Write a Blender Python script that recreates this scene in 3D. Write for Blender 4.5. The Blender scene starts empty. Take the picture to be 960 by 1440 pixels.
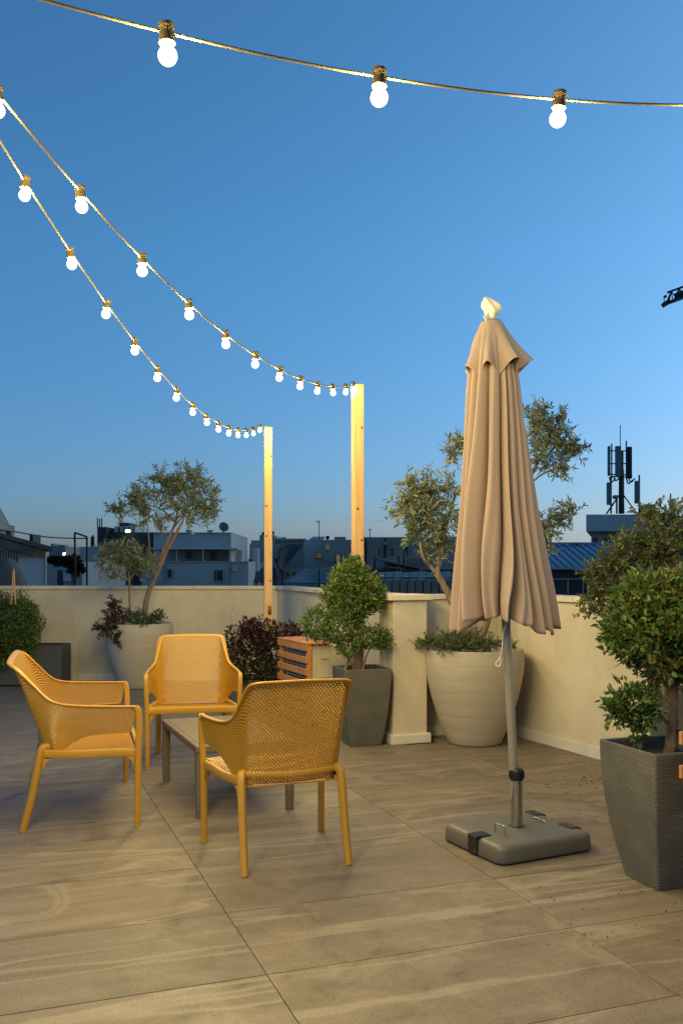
import bpy, math, random
import numpy as np
from mathutils import Vector, Matrix
rng = np.random.default_rng(7)
random.seed(7)
S = bpy.context.scene
COL = S.collection
R = math.radians

# ------------------------------------------------------------------ camera, sky, sun, exposure
F, HZ, EYE = 1313.0, 800.0, 1.37          # focal length and horizon row in photograph pixels, eye height in metres
cam = bpy.data.objects.new('camera', bpy.data.cameras.new('camera'))
COL.objects.link(cam)
cam.location = (0, 0, EYE)
cam.rotation_euler = (math.pi / 2, 0, 0)
cam.data.sensor_fit = 'VERTICAL'
cam.data.sensor_height = 36.0
cam.data.lens = 36.0 * F / 1440.0
cam.data.shift_y = (HZ - 720.0) / 1440.0
cam.data.clip_start = 0.05
cam.data.clip_end = 2000
S.camera = cam

SUN_EL, SUN_ROT = 14.0, 60.0
world = bpy.data.worlds.new('World')
S.world = world
world.use_nodes = True
wn, wl = world.node_tree.nodes, world.node_tree.links
sky = wn.new('ShaderNodeTexSky')
sky.sky_type = 'NISHITA'
sky.sun_disc = False
sky.sun_elevation = R(SUN_EL)
sky.sun_rotation = R(SUN_ROT)
sky.air_density, sky.dust_density, sky.ozone_density = 1.0, 1.3, 7.5
tint = wn.new('ShaderNodeMix')                # colour tint multiplied over the whole sky
tint.data_type = 'RGBA'
tint.blend_type = 'MULTIPLY'
tint.inputs[0].default_value = 1.0
_tc = wn.new('ShaderNodeTexCoord')            # horizon haze put in as a colour tint, all the way round
_sx = wn.new('ShaderNodeSeparateXYZ')
_rp = wn.new('ShaderNodeValToRGB')
_rp.color_ramp.elements[0].position, _rp.color_ramp.elements[0].color = 0.02, (0.90, 0.82, 0.84, 1)
_rp.color_ramp.elements[1].position, _rp.color_ramp.elements[1].color = 0.32, (0.91, 1.12, 0.98, 1)
wl.new(_tc.outputs['Generated'], _sx.inputs[0])
wl.new(_sx.outputs[2], _rp.inputs[0])
wl.new(_rp.outputs[0], tint.inputs[7])
wl.new(sky.outputs[0], tint.inputs[6])
wl.new(tint.outputs[2], wn['Background'].inputs[0])
wn['Background'].inputs[1].default_value = 0.150

sun = bpy.data.objects.new('sun', bpy.data.lights.new('sun', 'SUN'))
COL.objects.link(sun)
sun.data.energy = 0.06                     # the sun has set: only a trace of warm afterglow
sun.data.angle = R(25)
sun.data.color = (1.0, 0.8, 0.6)
_sd = Vector((math.sin(R(SUN_ROT)) * math.cos(R(SUN_EL)), math.cos(R(SUN_ROT)) * math.cos(R(SUN_EL)), math.sin(R(SUN_EL))))
sun.rotation_euler = _sd.to_track_quat('Z', 'Y').to_euler()

S.view_settings.view_transform = 'Standard'
S.view_settings.look = 'None'
S.view_settings.gamma = 1.0
S.view_settings.use_curve_mapping = False
S.view_settings.exposure = 0.25
S.render.engine = 'CYCLES'
S.cycles.use_denoising = True
S.cycles.use_light_tree = True
S.cycles.sample_clamp_indirect = 6.0
S.cycles.max_bounces = 6
S.cycles.caustics_reflective = False
S.cycles.caustics_refractive = False
BULB_POWER = 15.6                          # watts of each festoon lamp
BULB_COLOR = (1.0, 0.79, 0.30)


def PX(px, py, Y):
    """a point of the place at distance Y, from its row and column in the photograph"""
    return Vector(((px - 480.0) / F * Y, Y, EYE + (HZ - py) / F * Y))


# ------------------------------------------------------------------ materials
MATS = {}


def new_mat(name):
    m = bpy.data.materials.new(name)
    m.use_nodes = True
    MATS[name] = m
    nt = m.node_tree
    return m, nt.nodes, nt.links, nt.nodes['Principled BSDF']


def nd(n, kind, **kw):
    x = n.new(kind)
    for k, v in kw.items():
        setattr(x, k, v)
    return x


def ramp(n, l, fac, stops):
    r = n.new('ShaderNodeValToRGB')
    els = r.color_ramp.elements
    while len(els) < len(stops):
        els.new(0.5)
    for e, (p, c) in zip(els, stops):
        e.position = p
        e.color = (*c, 1)
    l.new(fac, r.inputs[0])
    return r.outputs[0]


def noise(n, l, vec, scale, detail=4, rough=0.55, distort=0.0):
    t = n.new('ShaderNodeTexNoise')
    t.inputs['Scale'].default_value = scale
    t.inputs['Detail'].default_value = detail
    t.inputs['Roughness'].default_value = rough
    t.inputs['Distortion'].default_value = distort
    if vec is not None:
        l.new(vec, t.inputs['Vector'])
    return t.outputs['Fac']


def mapping(n, l, scale=(1, 1, 1), rot=(0, 0, 0), src='Object'):
    tc = n.new('ShaderNodeTexCoord')
    mp = n.new('ShaderNodeMapping')
    mp.inputs['Scale'].default_value = scale
    mp.inputs['Rotation'].default_value = rot
    l.new(tc.outputs[src], mp.inputs['Vector'])
    return mp.outputs[0]


def bump(n, l, b, height, strength, dist=0.002):
    bn = n.new('ShaderNodeBump')
    bn.inputs['Strength'].default_value = strength
    bn.inputs['Distance'].default_value = dist
    l.new(height, bn.inputs['Height'])
    l.new(bn.outputs[0], b.inputs['Normal'])


def plain(name, c, rough=0.6, metal=0.0, var=0.15, scale=6.0, bstr=0.0, bscale=80.0, stretch=(1, 1, 1), spec=0.5):
    m, n, l, b = new_mat(name)
    v = mapping(n, l, stretch)
    f = noise(n, l, v, scale, 5)
    lo = tuple(x * (1 - var) for x in c)
    hi = tuple(min(1, x * (1 + var)) for x in c)
    l.new(ramp(n, l, f, [(0.3, lo), (0.7, hi)]), b.inputs['Base Color'])
    b.inputs['Roughness'].default_value = rough
    b.inputs['Metallic'].default_value = metal
    b.inputs['Specular IOR Level'].default_value = spec
    if bstr:
        bump(n, l, b, noise(n, l, v, bscale, 4), bstr)
    return m


def leaf_mat(name, cols, rough=0.5, trans=0.25):
    m, n, l, b = new_mat(name)
    g = n.new('ShaderNodeNewGeometry')
    k = len(cols)
    c = ramp(n, l, g.outputs['Random Per Island'], [((i + 0.5) / k, x) for i, x in enumerate(cols)])
    l.new(c, b.inputs['Base Color'])
    b.inputs['Roughness'].default_value = rough
    t = n.new('ShaderNodeBsdfTranslucent')
    l.new(c, t.inputs[0])
    mx = n.new('ShaderNodeMixShader')
    mx.inputs[0].default_value = trans
    l.new(b.outputs[0], mx.inputs[1])
    l.new(t.outputs[0], mx.inputs[2])
    l.new(mx.outputs[0], n['Material Output'].inputs[0])
    return m


def tile_mat():
    m, n, l, b = new_mat('stone_tile')
    tc = n.new('ShaderNodeTexCoord')
    oi = n.new('ShaderNodeObjectInfo')
    mul = nd(n, 'ShaderNodeVectorMath', operation='SCALE')
    cx = n.new('ShaderNodeCombineXYZ')
    for i in range(3):
        l.new(oi.outputs['Random'], cx.inputs[i])
    l.new(cx.outputs[0], mul.inputs[0])
    mul.inputs['Scale'].default_value = 37.0
    add = nd(n, 'ShaderNodeVectorMath', operation='ADD')
    l.new(tc.outputs['Object'], add.inputs[0])
    l.new(mul.outputs[0], add.inputs[1])
    warp = n.new('ShaderNodeTexNoise')
    warp.inputs['Scale'].default_value = 1.3
    warp.inputs['Detail'].default_value = 3
    l.new(add.outputs[0], warp.inputs['Vector'])
    wsub = nd(n, 'ShaderNodeVectorMath', operation='MULTIPLY_ADD')
    l.new(warp.outputs['Color'], wsub.inputs[0])
    wsub.inputs[1].default_value = (0.08, 0.10, 0)
    l.new(add.outputs[0], wsub.inputs[2])
    mp = n.new('ShaderNodeMapping')
    mp.inputs['Scale'].default_value = (0.55, 8.5, 1)
    mp.inputs['Rotation'].default_value = (0, 0, R(4))
    l.new(wsub.outputs[0], mp.inputs['Vector'])
    bands = noise(n, l, mp.outputs[0], 1.1, 7, 0.62, 0.15)
    patch = noise(n, l, wsub.outputs[0], 1.6, 3, 0.5, 0.5)
    blot = noise(n, l, add.outputs[0], 5.5, 6, 0.65, 0.6)
    pr = nd(n, 'ShaderNodeMapRange')
    l.new(patch, pr.inputs[0])
    pr.inputs[1].default_value, pr.inputs[2].default_value = 0.36, 0.62
    bm = nd(n, 'ShaderNodeMix', data_type='FLOAT')
    l.new(pr.outputs[0], bm.inputs[0])
    l.new(blot, bm.inputs[2])
    l.new(bands, bm.inputs[3])
    bands0 = bands
    bands = bm.outputs[0]
    base = ramp(n, l, bands, [(0.28, (0.112, 0.090, 0.070)), (0.42, (0.178, 0.142, 0.110)), (0.57, (0.225, 0.180, 0.141)), (0.74, (0.29, 0.235, 0.187))])
    # thin pale veins
    mp2 = n.new('ShaderNodeMapping')
    mp2.inputs['Scale'].default_value = (0.30, 3.0, 1)
    mp2.inputs['Rotation'].default_value = (0, 0, R(-6))
    l.new(wsub.outputs[0], mp2.inputs['Vector'])
    v = noise(n, l, mp2.outputs[0], 1.0, 2.5, 0.45, 0.25)
    vein = ramp(n, l, v, [(0.485, (0, 0, 0)), (0.498, (0.55, 0.55, 0.55)), (0.502, (0.55, 0.55, 0.55)), (0.512, (0, 0, 0))])
    mix = nd(n, 'ShaderNodeMix', data_type='RGBA')
    l.new(vein, mix.inputs[0])
    l.new(base, mix.inputs[6])
    mix.inputs[7].default_value = (0.36, 0.295, 0.23, 1)
    big = n.new('ShaderNodeMapping')
    big.inputs['Scale'].default_value = (0.55, 1.0, 1)
    l.new(add.outputs[0], big.inputs['Vector'])
    bv = noise(n, l, big.outputs[0], 1.0, 1.5, 0.4, 0.5)
    bvein = ramp(n, l, bv, [(0.575, (0, 0, 0)), (0.590, (0.5, 0.5, 0.5)), (0.598, (0.1, 0.1, 0.1)), (0.606, (0.45, 0.45, 0.45)), (0.618, (0, 0, 0))])
    mixb = nd(n, 'ShaderNodeMix', data_type='RGBA')
    l.new(bvein, mixb.inputs[0])
    l.new(mix.outputs[2], mixb.inputs[6])
    mixb.inputs[7].default_value = (0.34, 0.275, 0.21, 1)
    mix = mixb
    # grain
    fine = noise(n, l, add.outputs[0], 120, 4, 0.75)
    gr = ramp(n, l, fine, [(0.36, (0.50, 0.50, 0.50)), (0.50, (0.97, 0.97, 0.97)), (0.70, (1.0, 1.0, 1.0))])
    mix2 = nd(n, 'ShaderNodeMix', data_type='RGBA', blend_type='MULTIPLY')
    mix2.inputs[0].default_value = 0.7
    l.new(mix.outputs[2], mix2.inputs[6])
    l.new(gr, mix2.inputs[7])
    # each tile a little different
    tint = ramp(n, l, oi.outputs['Random'], [(0, (0.86, 0.86, 0.88)), (0.5, (1, 1, 1)), (1, (0.93, 0.91, 0.88))])
    mix3 = nd(n, 'ShaderNodeMix', data_type='RGBA', blend_type='MULTIPLY')
    mix3.inputs[0].default_value = 1
    l.new(mix2.outputs[2], mix3.inputs[6])
    l.new(tint, mix3.inputs[7])
    l.new(mix3.outputs[2], b.inputs['Base Color'])
    rr = nd(n, 'ShaderNodeMapRange')
    l.new(bands, rr.inputs[0])
    rr.inputs[3].default_value = 0.62
    rr.inputs[4].default_value = 0.46
    l.new(rr.outputs[0], b.inputs['Roughness'])
    b.inputs['Specular IOR Level'].default_value = 0.35
    bump(n, l, b, fine, 0.25, 0.0008)
    return m


def plaster_mat(name, c, stain=(0.6, 0.55, 0.45), amount=0.18):
    m, n, l, b = new_mat(name)
    v = mapping(n, l)
    f1 = noise(n, l, v, 1.7, 6, 0.62, 0.4)
    f2 = noise(n, l, mapping(n, l, (2, 2, 1.2)), 2.2, 6, 0.65, 0.8)
    c1 = ramp(n, l, f1, [(0.30, tuple(x * 0.88 for x in c)), (0.5, c), (0.75, tuple(min(1, x * 1.07) for x in c))])
    c2 = ramp(n, l, f2, [(0.36, stain), (0.55, (1, 1, 1))])
    mx = nd(n, 'ShaderNodeMix', data_type='RGBA', blend_type='MULTIPLY')
    mx.inputs[0].default_value = amount
    l.new(c1, mx.inputs[6])
    l.new(c2, mx.inputs[7])
    l.new(mx.outputs[2], b.inputs['Base Color'])
    b.inputs['Roughness'].default_value = 0.85
    b.inputs['Specular IOR Level'].default_value = 0.2
    bump(n, l, b, noise(n, l, v, 38, 7, 0.72, 0.3), 0.55, 0.006)
    return m


def wood_mat(name, c1, c2, along=(22, 22, 1.2)):
    m, n, l, b = new_mat(name)
    v = mapping(n, l, along)
    f = noise(n, l, v, 1.6, 5, 0.6, 0.8)
    l.new(ramp(n, l, f, [(0.3, c1), (0.62, c2)]), b.inputs['Base Color'])
    b.inputs['Roughness'].default_value = 0.6
    bump(n, l, b, f, 0.2, 0.001)
    return m


tile_mat()
plain('grout', (0.065, 0.048, 0.032), 0.9)
plaster_mat('plaster', (0.66, 0.565, 0.42))
plain('coping', (0.68, 0.58, 0.44), 0.7, var=0.12, scale=5, bstr=0.2)
plain('baseboard', (0.72, 0.66, 0.55), 0.5, var=0.08)
plain('yellow_resin', (0.485, 0.250, 0.024), 0.40, var=0.03, bstr=0.05, bscale=400)
plain('taupe_resin', (0.155, 0.115, 0.075), 0.5, var=0.05, bstr=0.08, bscale=300)
plain('grey_plastic', (0.115, 0.105, 0.09), 0.48, var=0.08, bstr=0.15, bscale=220)
plain('black_plastic', (0.012, 0.012, 0.012), 0.4, var=0.1)
plain('chrome', (0.55, 0.5, 0.44), 0.22, 1.0, var=0.08, stretch=(1, 1, 0.2), scale=20)
plain('pole_paint', (0.32, 0.29, 0.25), 0.35, 0.3, var=0.05)
plain('fabric', (0.395, 0.292, 0.248), 0.85, var=0.07, scale=3.0, bstr=0.35, bscale=26, stretch=(1, 1, 0.22), spec=0.2)
plain('bag', (0.78, 0.72, 0.62), 0.45, var=0.1)
plain('cord', (0.78, 0.74, 0.66), 0.7)
plain('pot_cream', (0.46, 0.395, 0.305), 0.75, var=0.08, stretch=(0.6, 0.6, 14), scale=5, bstr=0.16, bscale=9)
plain('planter_grey', (0.112, 0.102, 0.084), 0.62, var=0.16, scale=7, bstr=0.2, bscale=150)
plain('planter_dark', (0.075, 0.073, 0.065), 0.6, var=0.12, scale=6, bstr=0.2, bscale=120)
plain('soil', (0.030, 0.021, 0.013), 0.95, var=0.5, scale=60, bstr=1.0, bscale=70)
plain('bark', (0.20, 0.135, 0.085), 0.85, var=0.4, scale=14, stretch=(3, 3, 0.7), bstr=0.8, bscale=45)
plain('twig', (0.17, 0.13, 0.085), 0.85, var=0.3, scale=20)
wood_mat('pine', (0.44, 0.245, 0.10), (0.60, 0.375, 0.185))
wood_mat('knot', (0.12, 0.045, 0.012), (0.2, 0.08, 0.02))
wood_mat('oiled_wood', (0.42, 0.165, 0.05), (0.58, 0.26, 0.085), (8, 8, 8))
plain('aircon_cream', (0.55, 0.48, 0.36), 0.5, var=0.08)
plain('aircon_grille', (0.10, 0.10, 0.095), 0.5)
plain('cable', (0.12, 0.10, 0.072), 0.9, var=0.05, spec=0.05)
plain('socket', (0.075, 0.056, 0.034), 0.8, var=0.1, spec=0.1)
plain('rubber_white', (0.5, 0.47, 0.42), 0.5)
leaf_mat('olive_leaf', [(0.098, 0.121, 0.057), (0.172, 0.201, 0.109), (0.241, 0.27, 0.167), (0.127, 0.155, 0.069), (0.322, 0.345, 0.23)])
leaf_mat('box_leaf', [(0.054, 0.102, 0.019), (0.102, 0.174, 0.031), (0.144, 0.228, 0.043), (0.078, 0.126, 0.024)])
leaf_mat('box_leaf_new_highlight', [(0.163, 0.194, 0.037), (0.213, 0.219, 0.044), (0.125, 0.163, 0.031)])  # yellow-green of young leaves, also stands in for bulb highlights
leaf_mat('glossy_leaf', [(0.052, 0.098, 0.021), (0.092, 0.155, 0.032), (0.132, 0.201, 0.041), (0.069, 0.115, 0.023)], 0.38)
leaf_mat('glossy_leaf_new_highlight', [(0.163, 0.194, 0.035), (0.213, 0.225, 0.05), (0.188, 0.138, 0.037)], 0.4)  # young leaf tones, doubling as painted lamp highlights on the crown
leaf_mat('bronze_leaf', [(0.115, 0.161, 0.048), (0.172, 0.172, 0.071), (0.098, 0.144, 0.041), (0.23, 0.172, 0.098), (0.149, 0.201, 0.057), (0.127, 0.172, 0.052)])
leaf_mat('purple_leaf', [(0.033, 0.015, 0.015), (0.055, 0.024, 0.022), (0.024, 0.013, 0.013), (0.083, 0.035, 0.026)], 0.42, 0.15)
leaf_mat('purple_green_leaf', [(0.042, 0.042, 0.014), (0.066, 0.072, 0.018), (0.048, 0.024, 0.017), (0.036, 0.048, 0.014)], 0.42, 0.15)
leaf_mat('ground_leaf', [(0.06, 0.10, 0.026), (0.10, 0.14, 0.045), (0.12, 0.11, 0.065), (0.05, 0.08, 0.024)])
plain('blue_render', (0.46, 0.43, 0.385), 0.85, var=0.1, scale=0.7)
plain('pale_render', (0.55, 0.52, 0.47), 0.85, var=0.1, scale=0.6)
plain('grey_render', (0.36, 0.34, 0.31), 0.9, var=0.15, scale=0.5)
plain('dark_render', (0.29, 0.25, 0.21), 0.9, var=0.2, scale=0.5)
plain('black_cladding', (0.045, 0.043, 0.042), 0.8, var=0.2, scale=0.6)
plain('tin', (0.30, 0.265, 0.225), 0.55, 0.2, var=0.2, scale=1.5, stretch=(1, 1, 0.2))
plain('tin_dark', (0.17, 0.14, 0.115), 0.6, 0.1, var=0.25, scale=1.5, stretch=(1, 1, 0.2))
plain('tin_rust', (0.13, 0.095, 0.075), 0.8, var=0.4, scale=2)
plain('blue_roof', (0.20, 0.27, 0.33), 0.45, 0.1, var=0.12, scale=0.8)
plain('white_panel', (0.55, 0.55, 0.56), 0.5, var=0.05)
plain('tarp', (0.028, 0.028, 0.030), 0.8, var=0.2, scale=1)
plain('teal_tarp', (0.11, 0.13, 0.115), 0.7, var=0.2, scale=1)
plain('dark_metal', (0.022, 0.024, 0.028), 0.5, 0.4)
plain('antenna_grey', (0.13, 0.15, 0.17), 0.5)
plain('window_dark', (0.018, 0.02, 0.024), 0.15, var=0.3)
plain('asphalt', (0.05, 0.05, 0.05), 0.9, var=0.3, scale=0.2)
plain('far_foliage', (0.022, 0.028, 0.012), 0.9, var=0.4, scale=5)
leaf_mat('far_leaf', [(0.018, 0.026, 0.010), (0.03, 0.04, 0.014), (0.025, 0.03, 0.012)])


def emit_mat(name, c, k):
    m, n, l, b = new_mat(name)
    b.inputs['Base Color'].default_value = (0, 0, 0, 1)
    b.inputs['Specular IOR Level'].default_value = 0.0
    b.inputs['Emission Color'].default_value = (*c, 1)
    b.inputs['Emission Strength'].default_value = k
    return m


emit_mat('lit_bulb', (1.0, 0.93, 0.78), 2.6)
emit_mat('lit_flood', (0.90, 1.0, 0.72), 2.2)
emit_mat('lit_lamp', (1.0, 0.95, 0.85), 8.0)
emit_mat('lit_window', (1.0, 0.78, 0.45), 0.9)


# ------------------------------------------------------------------ mesh helpers
def catmull(pts, n):
    P = [Vector(p) for p in pts]
    out = []
    m = len(P) - 1
    for k in range(n + 1):
        t = k / n * m
        i = min(int(t), m - 1)
        u = t - i
        p0 = P[i - 1] if i > 0 else P[i] * 2 - P[i + 1]
        p3 = P[i + 2] if i + 2 <= m else P[i + 1] * 2 - P[i]
        p1, p2 = P[i], P[i + 1]
        out.append(0.5 * ((2 * p1) + (p2 - p0) * u + (2 * p0 - 5 * p1 + 4 * p2 - p3) * u * u + (3 * p1 - p0 - 3 * p2 + p3) * u ** 3))
    return out


class MB:
    def __init__(self):
        self.v, self.f = [], []

    def add(self, vs, fs):
        k = len(self.v)
        self.v += [tuple(x) for x in vs]
        self.f += [tuple(i + k for i in f) for f in fs]
        return self

    def box(self, x0, x1, y0, y1, z0, z1, M=None):
        vs = [Vector((x, y, z)) for z in (z0, z1) for x, y in ((x0, y0), (x1, y0), (x1, y1), (x0, y1))]
        if M is not None:
            vs = [M @ v for v in vs]
        return self.add(vs, [(3, 2, 1, 0), (4, 5, 6, 7), (0, 1, 5, 4), (1, 2, 6, 5), (2, 3, 7, 6), (3, 0, 4, 7)])

    def prism(self, poly, z0, z1):
        n = len(poly)
        vs = [(x, y, z0) for x, y in poly] + [(x, y, z1) for x, y in poly]
        fs = [tuple(range(n - 1, -1, -1)), tuple(range(n, 2 * n))] + [(i, (i + 1) % n, (i + 1) % n + n, i + n) for i in range(n)]
        return self.add(vs, fs)

    def beam(self, a, b, w, h=None):
        """a square bar from a to b"""
        a, b = Vector(a), Vector(b)
        h = h or w
        d = (b - a).normalized()
        up = Vector((0, 0, 1)) if abs(d.z) < 0.95 else Vector((0, 1, 0))
        s = d.cross(up).normalized()
        u = s.cross(d)
        vs = []
        for p in (a, b):
            for i, j in ((-1, -1), (1, -1), (1, 1), (-1, 1)):
                vs.append(p + s * (i * w / 2) + u * (j * h / 2))
        return self.add(vs, [(3, 2, 1, 0), (4, 5, 6, 7), (0, 1, 5, 4), (1, 2, 6, 5), (2, 3, 7, 6), (3, 0, 4, 7)])

    def sweep(self, pts, size, seg=8, ref=(0, 0, 1), power=2.0, caps=True):
        """a tube along pts; size is a radius, a pair, or a list of them; power > 2 squares the section off"""
        P = [Vector(p) for p in pts]
        n = len(P)
        k0 = len(self.v)
        ref = Vector(ref)
        s_prev = None
        for i, p in enumerate(P):
            d = (P[min(i + 1, n - 1)] - P[max(i - 1, 0)])
            if d.length < 1e-9:
                d = Vector((0, 0, 1))
            d.normalize()
            if s_prev is None:
                r = ref if abs(d.dot(ref)) < 0.97 else (Vector((1, 0, 0)) if abs(d.x) < 0.9 else Vector((0, 1, 0)))
                s = d.cross(r).normalized()
            else:
                s = (s_prev - d * s_prev.dot(d)).normalized()
            s_prev = s
            u = s.cross(d).normalized()
            sz = size[i] if isinstance(size, list) else size
            a, b = sz if isinstance(sz, (tuple, list)) else (sz, sz)
            for j in range(seg):
                t = 2 * math.pi * (j + 0.5) / seg
                c, q = math.cos(t), math.sin(t)
                e = 2.0 / power
                self.v.append(tuple(p + s * (a * math.copysign(abs(c) ** e, c)) + u * (b * math.copysign(abs(q) ** e, q))))
        for i in range(n - 1):
            for j in range(seg):
                a0, a1 = k0 + i * seg + j, k0 + i * seg + (j + 1) % seg
                self.f.append((a0, a1, a1 + seg, a0 + seg))
        if caps:
            self.f.append(tuple(k0 + j for j in range(seg - 1, -1, -1)))
            self.f.append(tuple(k0 + (n - 1) * seg + j for j in range(seg)))
        return self

    def lathe(self, prof, seg=32, c=(0, 0, 0), closed=False):
        k0 = len(self.v)
        n = len(prof)
        for r, z in prof:
            for j in range(seg):
                t = 2 * math.pi * j / seg
                self.v.append((c[0] + r * math.cos(t), c[1] + r * math.sin(t), c[2] + z))
        for i in range(n - 1):
            for j in range(seg):
                a, b = k0 + i * seg + j, k0 + i * seg + (j + 1) % seg
                self.f.append((a, b, b + seg, a + seg))
        self.f.append(tuple(k0 + j for j in range(seg - 1, -1, -1)))
        self.f.append(tuple(k0 + (n - 1) * seg + j for j in range(seg)))
        return self

    def grid(self, fn, nu, nv, wrap=False):
        k0 = len(self.v)
        w = nu if wrap else nu + 1
        for j in range(nv + 1):
            for i in range(w):
                self.v.append(tuple(fn(i / nu, j / nv)))
        for j in range(nv):
            for i in range(nu):
                a, b = k0 + j * w + i, k0 + j * w + (i + 1) % w
                self.f.append((a, b, b + w, a + w))
        return self

    def mesh(self, name, mat=None, smooth=False):
        me = bpy.data.meshes.new(name)
        me.from_pydata(self.v, [], self.f)
        if smooth:
            me.polygons.foreach_set('use_smooth', [True] * len(me.polygons))
        if mat:
            me.materials.append(MATS[mat])
        me.update()
        return me

    def build(self, name, mat, parent=None, smooth=False, bevel=0.0, solid=0.0, world=False, autosmooth=None, offset=-1):
        if world and parent is not None:
            o = parent.location
            q = parent.parent
            ox, oy, oz = o
            while q is not None:
                ox, oy, oz = ox + q.location.x, oy + q.location.y, oz + q.location.z
                q = q.parent
            self.v = [(x - ox, y - oy, z - oz) for x, y, z in self.v]
        me = self.mesh(name, mat, smooth)
        ob = bpy.data.objects.new(name, me)
        COL.objects.link(ob)
        ob.parent = parent
        if autosmooth:
            try:
                me.set_sharp_from_angle(angle=R(autosmooth))
            except Exception:
                pass
        if solid:
            md = ob.modifiers.new('thickness', 'SOLIDIFY')
            md.thickness = solid
            md.offset = offset
        if bevel:
            md = ob.modifiers.new('bevel', 'BEVEL')
            md.width = bevel
            md.segments = 2
            md.limit_method = 'ANGLE'
            md.angle_limit = R(40)
        return ob


def empty(name, loc, rz=0.0):
    o = bpy.data.objects.new(name, None)
    o.empty_display_size = 0.1
    COL.objects.link(o)
    o.location = loc
    o.rotation_euler = (0, 0, rz)
    return o


def tag(o, label=None, cat=None, group=None, kind=None):
    if label:
        o['label'] = label
    if cat:
        o['category'] = cat
    if group:
        o['group'] = group
    if kind:
        o['kind'] = kind
    return o


def twin(ob, parent):
    c = ob.copy()
    COL.objects.link(c)
    c.parent = parent
    return c


def leaves(name, mat, parent, pos, dirs, L, W, kind='stuff', up=0.5):
    """many small folded leaves in one mesh; pos, dirs (N,3) in world space, L and W (N,)"""
    pos = np.asarray(pos, float)
    d = np.asarray(dirs, float)
    d = d / (np.linalg.norm(d, axis=1, keepdims=True) + 1e-9)
    N = len(pos)
    L = np.broadcast_to(np.asarray(L, float), (N,)) * rng.uniform(0.7, 1.2, N)
    W = np.broadcast_to(np.asarray(W, float), (N,)) * rng.uniform(0.75, 1.2, N)
    nr = rng.normal(size=(N, 3)) + np.array([0, 0, up])
    nr -= d * (nr * d).sum(1, keepdims=True)
    nr /= np.linalg.norm(nr, axis=1, keepdims=True) + 1e-9
    s = np.cross(d, nr)
    o = np.array(parent.location if parent else (0, 0, 0), float)
    p = pos - o
    L = L[:, None]
    W = W[:, None]
    droop = rng.uniform(0.0, 0.2, (N, 1))
    V = np.stack([p,
                  p + 0.33 * L * d + 0.5 * W * s + 0.14 * W * nr,
                  p + 0.70 * L * d + 0.36 * W * s + 0.10 * W * nr - droop * 0.4 * L * nr,
                  p + L * d - droop * L * nr,
                  p + 0.70 * L * d - 0.36 * W * s + 0.10 * W * nr - droop * 0.4 * L * nr,
                  p + 0.33 * L * d - 0.5 * W * s + 0.14 * W * nr], axis=1).reshape(-1, 3)
    me = bpy.data.meshes.new(name)
    me.vertices.add(N * 6)
    me.vertices.foreach_set('co', V.astype(np.float32).ravel())
    base = (np.arange(N) * 6)[:, None]
    loops = np.concatenate([base + np.array([0, 5, 4, 3]), base + np.array([0, 3, 2, 1])], axis=1).ravel()
    me.loops.add(N * 8)
    me.loops.foreach_set('vertex_index', loops.astype(np.int32))
    me.polygons.add(N * 2)
    me.polygons.foreach_set('loop_start', (np.arange(N * 2) * 4).astype(np.int32))
    me.polygons.foreach_set('loop_total', np.full(N * 2, 4, np.int32))
    me.materials.append(MATS[mat])
    me.update(calc_edges=True)
    me.validate()
    ob = bpy.data.objects.new(name, me)
    COL.objects.link(ob)
    ob.parent = parent
    if kind:
        ob['kind'] = kind
    return ob


def unit(n):
    v = rng.normal(size=(n, 3))
    return v / np.linalg.norm(v, axis=1, keepdims=True)


def bush(clusters, density, shell=(0.6, 1.05), outward=0.8, lump=0.16, lumpscale=3.0, upbias=0.25):
    """points and directions for dense foliage: clusters of (centre, radii)"""
    P, D = [], []
    for c, r in clusters:
        r = np.array(r, float)
        n = int(density * (r[0] * r[1] + r[1] * r[2] + r[0] * r[2]) / 3)
        u = unit(n)
        ph = rng.uniform(0, 6.28, 6)
        k = lumpscale
        bumpy = 1 + lump * (np.sin(k * u[:, 0] * 2 + ph[0]) * np.sin(k * u[:, 2] * 2 + ph[1]) + 0.7 * np.sin(k * 2.1 * u[:, 1] + ph[2]) * np.cos(k * 1.7 * u[:, 2] + ph[3]))
        rad = rng.uniform(shell[0], shell[1], n) ** 0.6 * bumpy
        p = np.array(c) + u * r * rad[:, None]
        d = outward * u + rng.normal(size=(n, 3)) * 0.55 + np.array([0, 0, upbias])
        P.append(p)
        D.append(d)
    return np.concatenate(P), np.concatenate(D)


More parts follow.
